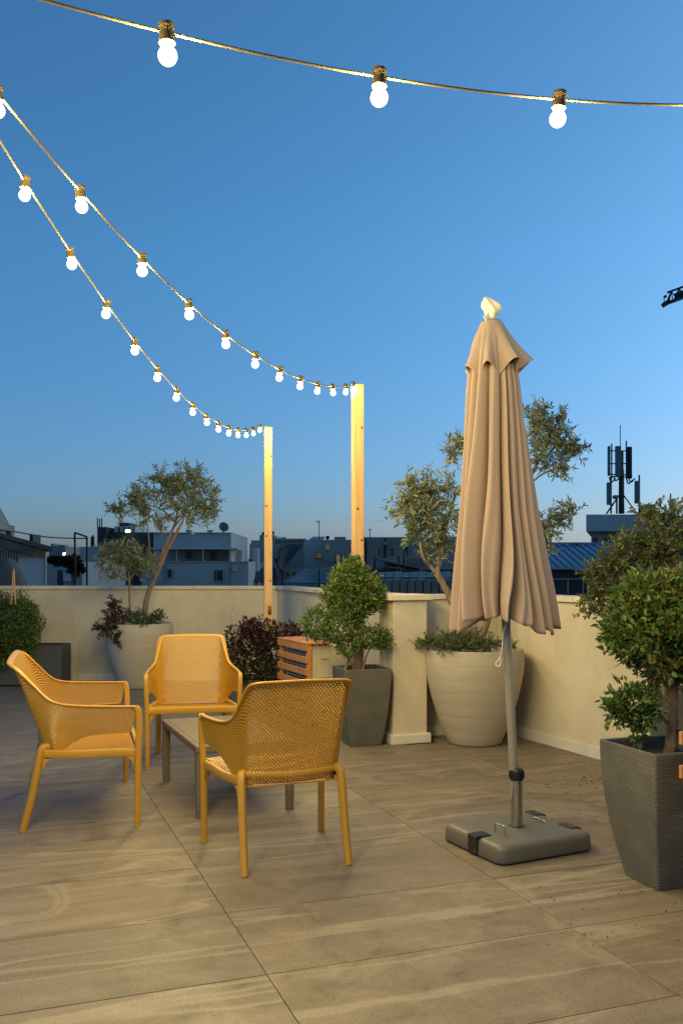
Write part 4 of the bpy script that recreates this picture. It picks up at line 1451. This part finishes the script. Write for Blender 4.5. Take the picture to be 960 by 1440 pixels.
mound.lathe([(0.42, -13.3), (0.42, -0.1), (0.36, 0.15), (0.27, 0.36), (0.15, 0.52), (0.06, 0.57), (0.01, 0.58)], 14, (q.x, q.y, q.z))
mo = mound.build('covered_mast', 'tin_rust', None, smooth=True)
tag(mo, 'brown rounded covered form standing before the corrugated shed', 'cover')
# gabled house at the left margin
Y = 38.0
h = house('steep gabled house showing at the extreme left above the shed', -30, Y)
g0, g1, gt = PX(-110, 742, Y), PX(-28, 742, Y), PX(-69, 655, Y)
MB().prism([(g0.x, Y + .3), (g1.x, Y + .3), (g1.x, Y + 3), (g0.x, Y + 3)], GZ, g0.z).build('wall', 'grey_render', h, world=True)
rf = MB().add([(g0.x - .4, Y, g0.z), (g1.x + .2, Y, g1.z), (gt.x, Y, gt.z), (g0.x - .4, Y + 3.3, g0.z), (g1.x + .2, Y + 3.3, g1.z), (gt.x, Y + 3.3, gt.z)], [(0, 1, 2), (5, 4, 3), (0, 3, 4, 1), (1, 4, 5, 2), (2, 5, 3, 0)])
rf.build('roof', 'dark_render', h, world=True)
MB().beam(PX(-10, 746, Y + 3.6), PX(18.5, 747, Y + 3.6), 0.4, 0.5).build('gutter_beam', 'dark_render', h, world=True)
# small houses between shed and dark block
h = house('dim low house with dark door right of the shed', 92, 30.0)
blk(h, 'wall', 'grey_render', 64, 116, 790, 30.0, 6)
window(h, 92, 103, 806, 815, 30.0, 'white_panel')
blk(h, 'door', 'black_cladding', 81, 89, 802, 29.95, 0.04, bottom=840)
h = house('far grey block with rooftop lumps behind the shed roof', 78, 55.0)
blk(h, 'wall', 'dark_render', 69, 92, 768, 55.0, 8)
blk(h, 'parapet_lump', 'dark_render', 72, 76, 764.5, 55.2, 1, bottom=768)
blk(h, 'parapet_lump', 'dark_render', 82, 90, 766, 55.2, 1, bottom=768)
h = house('tiny pale far house under the steel frame', 103, 60.0)
blk(h, 'wall', 'pale_render', 97, 116, 781, 60.0, 6)
blk(h, 'roof', 'tin_rust', 96, 116, 779.5, 59.8, 6.4, bottom=781)
lampp = house('small street lamp with a bright white light right of the shed', 91, 40.0, 'lamp', 'street_lamp')
q = PX(90.7, 779, 40.0)
MB().sweep([(q.x, 40.0, GZ), (q.x, 40.0, q.z - .1)], 0.05, seg=8).build('pole', 'dark_metal', lampp, world=True)
MB().lathe([(0.02, -0.06), (0.05, -0.04), (0.06, 0.0), (0.045, 0.05), (0.01, 0.06)], 12, tuple(q)).build('lamp_globe', 'lit_lamp', lampp, world=True, smooth=True)
vine = tag(empty('climbing_vine', (PX(98, 0, 28).x, 28, GZ)), 'dark climbing vine over the low house beside the steel frame', 'plant')
P, D = bush([pxc(84, 789, 28, 16, 4, 6), pxc(104, 795, 28, 10, 12, 8), pxc(96, 790, 28, 8, 5, 6), pxc(110, 800, 28, 7, 8, 6), pxc(74, 788, 28, 6, 4, 4)], 6500, (0.2, 1.1))
leaves('foliage', 'far_leaf', vine, P, D, 0.13, 0.09)
MB().sweep([(PX(104, 0, 28).x, 28, GZ), (PX(104, 0, 28).x, 28, PX(0, 795, 28).z)], 0.08, seg=6).build('stem', 'bark', vine, world=True)
# steel frame
Y = 26.0
fr = tag(empty('steel_frame', (PX(114, 0, Y).x, Y, GZ)), 'dark bent steel frame standing up between shed and dark building', 'frame')
m = MB()
m.beam((PX(111, 0, Y).x, Y, GZ), PX(105.5, 749, Y), 0.045)
m.build('upright', 'dark_metal', fr, world=True)
MB().beam((PX(122.5, 0, Y).x, Y, GZ), PX(122.5, 755, Y), 0.045).build('upright', 'dark_metal', fr, world=True)
MB().beam(PX(105.5, 748.8, Y), PX(122.5, 755, Y), 0.045).build('crossbar', 'dark_metal', fr, world=True)
cb = MB().sweep(catmull([PX(19, 747, 24), PX(40, 751, 24.5), PX(70, 755.5, 25.2), PX(105, 757, 26), PX(124, 757, 26)], 30), 0.018, seg=5).build('overhead_cable', 'dark_metal', None)
tag(cb, 'thin dark overhead cable running from the shed to the steel frame', 'cable')
h = house('grey rendered house with lit window left of the dark building', 124, 36.0)
blk(h, 'wall', 'grey_render', 112, 139, 769, 36.0, 6)
window(h, 132.5, 134.5, 802, 811, 35.98, 'lit_window', 'dark_render')
MB().sweep([PX(131, 769, 36.5), PX(131, 752, 36.5)], 0.03, seg=5).build('aerial', 'dark_metal', h, world=True)
for yy in (757, 762, 766):
    MB().beam(PX(128.5, yy, 36.5), PX(132.5, yy + .5, 36.5), 0.14, 0.16).build('aerial_box', 'dark_metal', h, world=True)
# dark building with floodlight
Y = 45.0
h = house('black-clad building with rooftop floodlight behind the small olive', 175, Y)
blk(h, 'wall', 'black_cladding', 137.5, 222, 748.5, Y, 9)
blk(h, 'stair_tower', 'black_cladding', 137, 150, 741, Y - .3, 4)
for x in (137.5, 140.5, 143.5):
    MB().sweep([PX(x, 742, Y), PX(x, 730 - (x % 2), Y)], 0.03, seg=5).build('aerial', 'dark_metal', h, world=True)
blk(h, 'glazed_box', 'pale_render', 161, 190, 740, Y + .5, 3, bottom=748.3)
blk(h, 'roof_tank', 'black_cladding', 168, 181, 735, Y + .6, 2, bottom=739.8)
for x in (165, 172, 179, 186):
    MB().box(PX(x - .5, 0, Y).x, PX(x + .5, 0, Y).x, Y + .38, Y + .498, PX(0, 748.3, Y).z, PX(0, 740.3, Y).z).build('mullion', 'dark_metal', h, world=True)
fl_ = MB().lathe([(0.05, -0.07), (0.12, -0.06), (0.13, 0.0), (0.12, 0.06), (0.05, 0.07)], 14, tuple(PX(180, 746.8, Y - .3)))
fl_.build('floodlight', 'lit_flood', h, world=True, smooth=True)
MB().beam(PX(180, 748.5, Y - .25), PX(180, 747.5, Y - .25), 0.10).build('floodlight_bracket', 'dark_metal', h, world=True)
# pale blue-grey building
Y = 40.0
h = house('pale flat-roofed building with covered terrace behind the leaning olive', 270, Y)
blk(h, 'upper_block', 'blue_render', 216, 322, 749.5, Y + .3, 7, bottom=771)
blk(h, 'recess_wall', 'blue_render', 216, 322, 771, Y + 1.6, 5.7, bottom=792)
blk(h, 'canopy_slab', 'pale_render', 214, 334, 770.3, Y - .5, 2.1, bottom=772.2)
blk(h, 'parapet_cap', 'pale_render', 215.4, 325, 748.6, Y + .15, 7.3, bottom=749.5)
blk(h, 'side_pier', 'blue_render', 321.6, 325, 749.5, Y + .3, 7, bottom=792)
for x in (249.5, 286.5):
    MB().box(PX(x - .7, 0, Y).x, PX(x + .7, 0, Y).x, Y - .2, Y - .1, PX(0, 790.5, Y).z, PX(0, 772.2, Y).z).build('column', 'pale_render', h, world=True)
blk(h, 'lower_block', 'blue_render', 199, 349, 790.5, Y - .6, 8)
blk(h, 'lower_parapet_cap', 'pale_render', 199, 349, 789.6, Y - .7, 8.2, bottom=790.5)
window(h, 301.5, 313.5, 802, 817, Y - .62, 'window_dark', 'grey_render')
for x in (307.5,):
    MB().box(PX(x - .3, 0, Y).x, PX(x + .3, 0, Y).x, Y - .72, Y - .645, PX(0, 817, Y).z, PX(0, 802, Y).z).build('window_bar', 'grey_render', h, world=True)
for x in (265, 295):
    blk(h, 'roof_vent', 'grey_render', x - 3.5, x + 3.5, 745.2, Y + 1.5, 0.3, bottom=748.6)
dsh = PX(313.5, 742.5, Y + .5)
dm = MB()
dm.lathe([(0.02, 0.0), (0.09, 0.02), (0.17, 0.07), (0.22, 0.13), (0.215, 0.14), (0.16, 0.08), (0.02, 0.012)], 20)
d_o = dm.build('satellite_dish', 'antenna_grey', h)
d_o.location = dsh - h.location
d_o.rotation_euler = (R(70), 0, R(25))
MB().sweep([dsh, PX(313.5, 749, Y + .5)], 0.03, seg=6).build('dish_mount', 'dark_metal', h, world=True)
# water tanks
h = house('white rooftop water boiler right of the pale building', 338, 42.0, 'tank', 'water_tank')
q = PX(338, 771, 42)
MB().lathe([(0.17, GZ - q.z), (0.17, -0.03), (0.13, 0.0), (0.02, 0.02)], 16, tuple(q)).build('drum', 'pale_render', h, world=True, smooth=True, autosmooth=40)
h = house('white rooftop boiler cylinder left of the slim post', 360, 43.0, 'tank', 'water_tank')
q = PX(360, 771, 43)
MB().lathe([(0.17, GZ - q.z), (0.17, -0.03), (0.13, 0.0), (0.02, 0.02)], 16, tuple(q)).build('drum', 'pale_render', h, world=True, smooth=True, autosmooth=40)
# middle buildings
Y = 50.0
h = house('grey rooftop house seen on both sides of the slim post', 368, Y)
blk(h, 'wall', 'grey_render', 351, 392, 765, Y, 8)
blk(h, 'roof_room', 'grey_render', 353, 386, 759.8, Y + .3, 5, bottom=765)
blk(h, 'roof_box', 'dark_render', 365, 386, 752.5, Y + .5, 3, bottom=759.8)
for x, y in ((370.2, 749.5), (383.5, 748)):
    MB().lathe([(0.02, -0.1), (0.09, -0.05), (0.10, 0.02), (0.05, 0.1), (0.01, 0.11)], 10, tuple(PX(x, y + 1.5, Y + .6))).build('roof_ventilator', 'dark_metal', h, world=True, smooth=True)
window(h, 350.8, 354.5, 787, 809, Y - .02, 'window_dark', 'dark_render')
window(h, 360, 362.5, 797, 804, Y - .02, 'window_dark', 'dark_render')
blk(h, 'white_bay', 'blue_render', 340, 350, 789, Y - .5, 4)
h = house('long light-walled building with solar panels between the two posts', 420, Y + 1)
blk(h, 'wall', 'grey_render', 384, 453, 760.5, Y + 1, 9)
blk(h, 'light_bay', 'blue_render', 427, 453, 759.5, Y + .6, 5)
blk(h, 'roof_edge', 'dark_render', 384, 430, 757.4, Y + .8, 5, bottom=760.5)
window(h, 444.5, 451.5, 777.5, 784.5, Y + .58, 'window_dark', 'dark_render')
for (x0, x1, y0, y1) in ((385, 401, 754.3, 757.2), (434, 456.5, 753.8, 759), ):
    c0, c1 = PX(x0, y1, Y + 1), PX(x1, y0, Y + 1)
    sp = MB().add([(c0.x, Y + 1, c0.z), (c1.x - .2, Y + 1, c0.z), (c1.x, Y + 1.8, c1.z), (c0.x + .2, Y + 1.8, c1.z), (c0.x, Y + 1.05, c0.z - .06), (c1.x - .2, Y + 1.05, c0.z - .06), (c1.x, Y + 1.85, c1.z - .06), (c0.x + .2, Y + 1.85, c1.z - .06)], [(0, 1, 2, 3), (7, 6, 5, 4), (0, 4, 5, 1), (1, 5, 6, 2), (2, 6, 7, 3), (3, 7, 4, 0)])
    sp.build('solar_panel', 'window_dark', h, world=True)
MB().sweep([PX(448.5, 760, Y + 1.5), PX(448.5, 732.5, Y + 1.5)], 0.022, seg=5).build('aerial_mast', 'dark_metal', h, world=True)
MB().beam(PX(443, 733, Y + 1.5), PX(449, 732.5, Y + 1.5), 0.04, 0.03).build('aerial_arm', 'dark_metal', h, world=True)
MB().beam(PX(446, 734.5, Y + 1.5), PX(450, 734.0, Y + 1.5), 0.03, 0.03).build('aerial_arm', 'dark_metal', h, world=True)
h = house('broad dark-walled building behind the tall post', 520, Y - 2)
blk(h, 'wall', 'dark_render', 452.5, 668, 759, Y - 2, 10)
blk(h, 'parapet', 'dark_render', 496, 668, 755.3, Y - 1.9, 9.8, bottom=759)
blk(h, 'roof_hut', 'dark_render', 470, 486, 755, Y - 1, 3, bottom=759)
window(h, 473, 477.5, 781, 793, Y - 2.02, 'window_dark', 'dark_render')
window(h, 482, 484, 781, 785, Y - 2.02, 'window_dark', 'dark_render')
blk(h, 'string_course', 'dark_render', 452, 560, 796.8, Y - 2.15, 0.15, bottom=798.2)
d2 = MB().lathe([(0.02, 0.0), (0.07, 0.02), (0.11, 0.06), (0.105, 0.07), (0.02, 0.012)], 16).build('satellite_dish', 'dark_metal', h)
d2.location = PX(461, 756.5, Y - 1.5) - h.location
d2.rotation_euler = (R(75), 0, R(-20))
MB().sweep([PX(461, 756.5, Y - 1.5), PX(461, 759.3, Y - 1.5)], 0.025, seg=5).build('dish_mount', 'dark_metal', h, world=True)
# tarpaulins
tp = tag(empty('shade_sail', (PX(400, 0, 44).x, 44, GZ)), 'dark stretched shade sail between the two posts, over the rooftops', 'shade sail')


def sail(pts, Yd, mat, root, name='sail_cloth'):
    q = [PX(x, y, Yd + d) for x, y, d in pts]

    def fn(u, v):
        a = q[0].lerp(q[1], u)
        b_ = q[3].lerp(q[2], u)
        p = a.lerp(b_, v)
        p.z -= 0.5 * math.sin(math.pi * u) * math.sin(math.pi * v) * 0.5
        return p
    return MB().grid(fn, 12, 12).build(name, mat, root, world=True, solid=0.03, smooth=True)


sail([(384, 783, 0), (403, 765.5, 2.5), (427, 766, 2.5), (394, 806, 0)], 44, 'tarp', tp)
sail([(384, 784, 0), (393.5, 767.5, 2), (397, 772, 2), (392, 790, 0)], 43.8, 'tarp', tp)
sail([(346, 815, 0), (373, 796, 1.5), (388, 800, 1.5), (392, 824, 0)], 42, 'tarp', tp)
for x in (386.5, 397, 373):
    MB().sweep([(PX(x, 0, 44.6).x, 44.6, GZ), PX(x, 800, 44.6)], 0.05, seg=6).build('sail_post', 'dark_metal', tp, world=True)
tt = tag(empty('tent_roof', (PX(430, 0, 36).x, 36, GZ)), 'faded teal canvas tent roof below the long building', 'tent')
sail([(396, 820, 0), (428, 801, 3), (468, 799, 3), (482, 821, 0)], 36, 'teal_tarp', tt, 'canvas')
for x in (400, 449, 478):
    MB().sweep([(PX(x, 0, 36).x, 36.4, GZ), PX(x, 800 if x == 449 else 822, 36.4)], 0.04, seg=6).build('tent_pole', 'dark_metal', tt, world=True)
h = house('dark low annex with small windows behind the teal tent', 420, 46.0)
blk(h, 'wall', 'dark_render', 392, 470, 797, 46, 3)
window(h, 401.5, 407, 804, 812, 45.98, 'window_dark', 'grey_render')
window(h, 410, 416, 804, 812, 45.98, 'window_dark', 'grey_render')
# tin sheds behind the clipped tree and olive
Y = 27.0
h = house('dark corrugated tin shed roof between the clipped tree and olive', 590, Y, name='shed')
blk(h, 'wall', 'black_cladding', 528, 668, 812, Y, 5)
q0, q1 = PX(530, 815.5, Y), PX(668, 803, Y)
for k in range(12):
    x0, x1 = 530 + k * 11.4, 530 + k * 11.4 + 10.6
    a, b = PX(x0, 816, Y - .3), PX(x1, 816, Y - .3)
    a2, b2 = PX(x0 + 1.5, 804.5, Y + 1.4), PX(x1 + 1.5, 804.5, Y + 1.4)
    jt = 0.012 * (k % 3)
    MB().add([a + Vector((0, 0, jt)), b + Vector((0, 0, jt)), b2 + Vector((0, 0, jt)), a2 + Vector((0, 0, jt)), a - Vector((0, 0, .05)), b - Vector((0, 0, .05)), b2 - Vector((0, 0, .05)), a2 - Vector((0, 0, .05))], [(0, 1, 2, 3), (7, 6, 5, 4), (0, 4, 5, 1), (1, 5, 6, 2), (2, 6, 7, 3), (3, 7, 4, 0)]).build('roof_sheet', 'tin_dark', h, world=True)
for k in range(11):
    x0, x1 = 540 + k * 11, 540 + k * 11 + 9.6
    a, b = PX(x0, 816, Y - .32), PX(x1, 816, Y - .32)
    MB().box(a.x, b.x, Y - .40 - 0.03 * (k % 2), Y - .34, a.z - 1.2, a.z - 0.02).build('wall_sheet', 'tin_dark', h, world=True)
cn = MB()
tr2 = tag(empty('shade_canopy', (PX(575, 0, 31).x, 31, GZ)), 'sagging dark canopy on poles above the tin shed', 'canopy')
sail([(527, 787, 0), (566, 783, 1), (624, 790, 1), (590, 800, 0)], 31, 'tin_rust', tr2, 'canopy_cloth')
sail([(535, 795, -.3), (548, 790.5, .6), (560, 791, .6), (561, 800, -.3)], 31, 'teal_tarp', tr2, 'canopy_cloth')
for x, y in ((526.5, 783), (561, 782), (568.5, 775), (590, 799)):
    MB().sweep([(PX(x, 0, 31.05).x, 31.05, GZ), PX(x, y, 31.05)], 0.04, seg=6).build('canopy_pole', 'dark_metal', tr2, world=True)
h = house('black shadowy lean-to wall behind the tin shed', 600, 33.0)
blk(h, 'wall', 'black_cladding', 522, 640, 801, 33, 4)

# clutter on the facades
pale = [o for o in bpy.data.objects if o.get('label', '').startswith('pale flat-roofed')][0]
window(pale, 262, 270, 776, 786, 41.58, 'window_dark', 'grey_render')
window(pale, 296, 305, 775, 787, 41.58, 'window_dark', 'grey_render')
window(pale, 236, 242, 801, 812, 39.38, 'window_dark', 'grey_render')
for x0, x1, y0, y1, Yc in ((327, 333, 798, 803, 39.2), (278, 284, 779, 784, 41.3)):
    blk(pale, 'aircon_box', 'pale_render', x0, x1, y0, Yc, 0.19, bottom=y1)
for x in (232, 322.5):
    q = PX(x, 791, 39.35)
    MB().sweep([(q.x, 39.35, GZ), tuple(q)], 0.04, seg=6).build('drain_pipe', 'grey_render', pale, world=True)
for k in range(9):
    MB().sweep([PX(200 + k * 3.4, 789.6, 39.5), PX(200 + k * 3.4, 783, 39.5)], 0.015, seg=4).build('railing_bar', 'dark_metal', pale, world=True)
MB().beam(PX(199, 783, 39.5), PX(229, 783, 39.5), 0.03).build('railing_rail', 'dark_metal', pale, world=True)
dark = [o for o in bpy.data.objects if o.get('label', '').startswith('broad dark-walled')][0]
for x0, x1, y0, y1 in ((530, 536, 770, 782), (548, 554, 770, 782), (458, 463, 766, 772)):
    window(dark, x0, x1, y0, y1, 47.98, 'window_dark', 'grey_render')
for x0, x1, y0, y1 in ((539, 545, 762, 766), (463.5, 469, 786, 790)):
    blk(dark, 'aircon_box', 'grey_render', x0, x1, y0, 47.6, 0.38, bottom=y1)
for x in (514, 541, 571):
    q = PX(x, 757, 47.9)
    MB().sweep([(q.x, 47.9, GZ), tuple(q)], 0.05, seg=6).build('drain_pipe', 'dark_metal', dark, world=True)
for x, y in ((520, 744), (575, 748), (610, 742)):
    MB().sweep([PX(x, 757, 49), PX(x, y, 49)], 0.022, seg=5).build('aerial', 'dark_metal', dark, world=True)
    MB().beam(PX(x - 3, y + 1, 49), PX(x + 3, y + 1, 49), 0.03).build('aerial_arm', 'dark_metal', dark, world=True)

# right-hand side: blue metal roof
Y = 30.0
h = house('low building with blue standing-seam metal roof right of the parasol', 815, Y)
blk(h, 'wall', 'black_cladding', 748, 868, 797, Y, 6)
ra, rb = (745, 799), (870, 799)
rc, rd = (872, 767), (748, 767)
lo0, lo1 = PX(768, 797.5, Y - .4), PX(905, 797, Y - .4)
up0, up1 = PX(735, 766.3, Y + 3.0), PX(862, 766.3, Y + 3.0)
th = Vector((0, 0, -0.08))
rf = MB().add([lo0, lo1, up1, up0, lo0 + th, lo1 + th, up1 + th, up0 + th], [(0, 1, 2, 3), (7, 6, 5, 4), (0, 4, 5, 1), (1, 5, 6, 2), (2, 6, 7, 3), (3, 7, 4, 0)])
rfo = rf.build('roof', 'blue_roof', h, world=True)
for k in range(12):
    t = (k + 0.5) / 12
    a, b = lo0.lerp(lo1, t), up0.lerp(up1, t)
    MB().beam(a + Vector((0, 0, .03)), b + Vector((0, 0, .03)), 0.05, 0.07).build('roof_seam', 'blue_roof', rfo, world=True)
MB().beam(up0 + Vector((0, 0, .04)), up1 + Vector((0, 0, .04)), 0.2, 0.10).build('ridge_cap', 'blue_roof', rfo, world=True)
MB().box(PX(806, 0, Y + 2.8).x, PX(810.5, 0, Y + 2.8).x, Y + 2.7, Y + 3.0, PX(0, 768, Y + 2.8).z, PX(0, 764.3, Y + 2.8).z).build('roof_vent', 'dark_metal', rfo, world=True)
blk(h, 'awning', 'pale_render', 812, 850, 800.7, Y - .8, 0.8, bottom=802.3)
blk(h, 'rail', 'grey_render', 770, 850, 813.5, Y - .6, 0.08, bottom=814.7)
for x in (791, 812, 830):
    MB().box(PX(x, 0, Y).x, PX(x + 1.2, 0, Y).x, Y - .62, Y - .55, PX(0, 834, Y).z, PX(0, 813.5, Y).z).build('rail_post', 'grey_render', h, world=True)
# tower block with phone mast
Y = 60.0
h = house('grey concrete tower block with overhanging top behind the bronze shrub', 890, Y, name='tower_block')
blk(h, 'wall', 'blue_render', 830.5, 1040, 746, Y, 14, slant=4.2)
blk(h, 'overhang_top', 'blue_render', 823.5, 935, 723.5, Y - 1.2, 15.5, bottom=747, slant=4.6)
blk(h, 'upper_storey', 'blue_render', 925, 1040, 713, Y - .8, 14, bottom=740, slant=5)
window(h, 832.5, 839.5, 756, 766, Y - .02, 'window_dark', 'grey_render')
window(h, 848, 858, 756, 766, Y - .02, 'window_dark', 'grey_render')
window(h, 880, 890, 756, 766, Y - .02, 'window_dark', 'grey_render')
blk(h, 'roof_pod', 'dark_render', 908.5, 921, 709, Y, 1.5, bottom=724)
for x, y in ((942, 694), (928, 704)):
    MB().sweep([PX(x, 714, Y), PX(x, y, Y)], 0.05, seg=5).build('aerial', 'dark_metal', h, world=True)
mast = tag(empty('phone_mast', PX(873, 722, Y)), 'rooftop mobile phone mast with panel antennas on the tower block', 'phone mast')
zb = 722.5
mm = MB()
MB().sweep([PX(873, zb, Y), PX(873, 634, Y)], 0.14, seg=8).build('mast_tube', 'dark_metal', mast, world=True)
for dx in (-2.6, 2.9):
    MB().sweep([PX(873 + dx, zb, Y), PX(873 + dx * .8, 660, Y)], 0.07, seg=6).build('cable_bundle', 'dark_metal', mast, world=True)
for k in range(9):
    MB().beam(PX(870, 668 + k * 6, Y - .1), PX(876, 668 + k * 6, Y - .1), 0.08, 0.06).build('ladder_rung', 'dark_metal', mast, world=True)
for (x0, x1, y0, y1, dy, mt) in ((854.3, 858, 627, 669, .1, 'antenna_grey'), (865, 873, 627, 670, -.5, 'antenna_grey'), (881.5, 888.3, 628, 673, .2, 'dark_metal'), (853, 859, 678, 710, .0, 'antenna_grey'), (892.3, 898.6, 676, 708, .0, 'antenna_grey')):
    a, b = PX(x0, y1, Y + dy), PX(x1, y0, Y + dy)
    MB().box(a.x, b.x, Y + dy, Y + dy + .2, a.z, b.z).build('panel_antenna', mt, mast, world=True, bevel=0.04)
    xm = (x0 + x1) / 2
    if y0 < 640:
        for yy in (634, 652):
            MB().beam(PX(873, yy, Y), PX(xm, yy, Y + dy + .15), 0.07, 0.07).build('bracket', 'dark_metal', mast, world=True)
    else:
        MB().sweep([PX(x1 - .5, zb, Y + .25), PX(x1 - .5, y0 - 8, Y + .25)], 0.06, seg=6).build('antenna_pole', 'dark_metal', mast, world=True)
for x in (859.5, 880):
    MB().sweep([PX(x, 673, Y + .1), PX(x, 624 if x < 870 else 620, Y + .1)], 0.05, seg=6).build('antenna_pole', 'dark_metal', mast, world=True)
for yy in (669, 672):
    MB().beam(PX(857, yy - 2, Y), PX(888, yy - 1, Y), 0.09, 0.07).build('cross_arm', 'dark_metal', mast, world=True)
MB().sweep([PX(871.3, 630, Y), PX(871.3, 598, Y)], 0.03, seg=5).build('lightning_rod', 'dark_metal', mast, world=True)
for x in (852, 895):
    MB().beam(PX(873, 692, Y), PX(x, zb, Y - .3), 0.08, 0.08).build('stay', 'dark_metal', mast, world=True)
for x, y in ((860, 676), (866, 674), (884, 678), (887, 676)):
    MB().sweep(catmull([PX(x - 4, y - 5, Y - .1), PX(x - 1, y + 2, Y - .1), PX(x + 5, y - 3, Y - .1)], 8), 0.05, seg=5).build('cable_loop', 'dark_metal', mast, world=True)
MB().sweep([PX(866.5, zb, Y - .4), PX(866.5, 702, Y - .4)], 0.06, seg=6).build('antenna_pole', 'dark_metal', mast, world=True)
MB().lathe([(0.12, -.12), (0.19, -.06), (0.19, .06), (0.12, .12)], 10, tuple(PX(864.5, 699, Y - .4))).build('beacon', 'antenna_grey', mast, world=True)

# crane jib reaching in from the right
Y = 110.0
cq = PX(1080, 0, Y)
cr_ = tag(empty('tower_crane', (cq.x, Y, GZ)), 'end of a dark lattice crane jib reaching in at the right edge', 'crane')
ta, tb_ = PX(933, 428, Y), PX(1080, 374, Y)


def jp(t, up=0.0, side=0.0):
    p = ta.lerp(tb_, t)
    return p + Vector((0, side, up))


for (up, side, nm) in ((0, -.6, 'lower_chord'), (0, .6, 'lower_chord'), (1.25, 0, 'upper_chord')):
    MB().beam(jp(0.03, up, side), jp(1, up, side), 0.22, 0.22).build(nm, 'dark_metal', cr_, world=True)
for k in range(13):
    t0, t1 = 0.03 + k * 0.97 / 13, 0.03 + (k + 1) * 0.97 / 13
    tm = (t0 + t1) / 2
    for sd in (-.6, .6):
        MB().beam(jp(t0, 0, sd), jp(tm, 1.25, 0), 0.10, 0.10).build('lattice_bar', 'dark_metal', cr_, world=True)
        MB().beam(jp(tm, 1.25, 0), jp(t1, 0, sd), 0.10, 0.10).build('lattice_bar', 'dark_metal', cr_, world=True)
MB().beam(jp(0.11, .35, 0), jp(0.9, .55, 0), 0.6, 0.85).build('trolley_walkway', 'dark_metal', cr_, world=True)
MB().beam(jp(-0.01, -.05, 0), jp(0.05, .1, 0), 0.9, 0.5).build('jib_nose', 'dark_metal', cr_, world=True)
MB().beam(jp(0.03, 0, 0), jp(0.075, 1.3, 0), 0.16, 0.16).build('nose_strut', 'dark_metal', cr_, world=True)
MB().beam(jp(0.0, .85, 0), jp(0.02, .9, 0), 0.3, 0.3).build('nose_lamp', 'dark_metal', cr_, world=True)
MB().beam(jp(0.0, .1, 0), jp(0.0, .85, 0), 0.08, 0.08).build('nose_lamp_stalk', 'dark_metal', cr_, world=True)
MB().box(cq.x - .9, cq.x + .9, Y - .9, Y + .9, GZ, tb_.z + 2).build('mast', 'dark_metal', cr_, world=True)
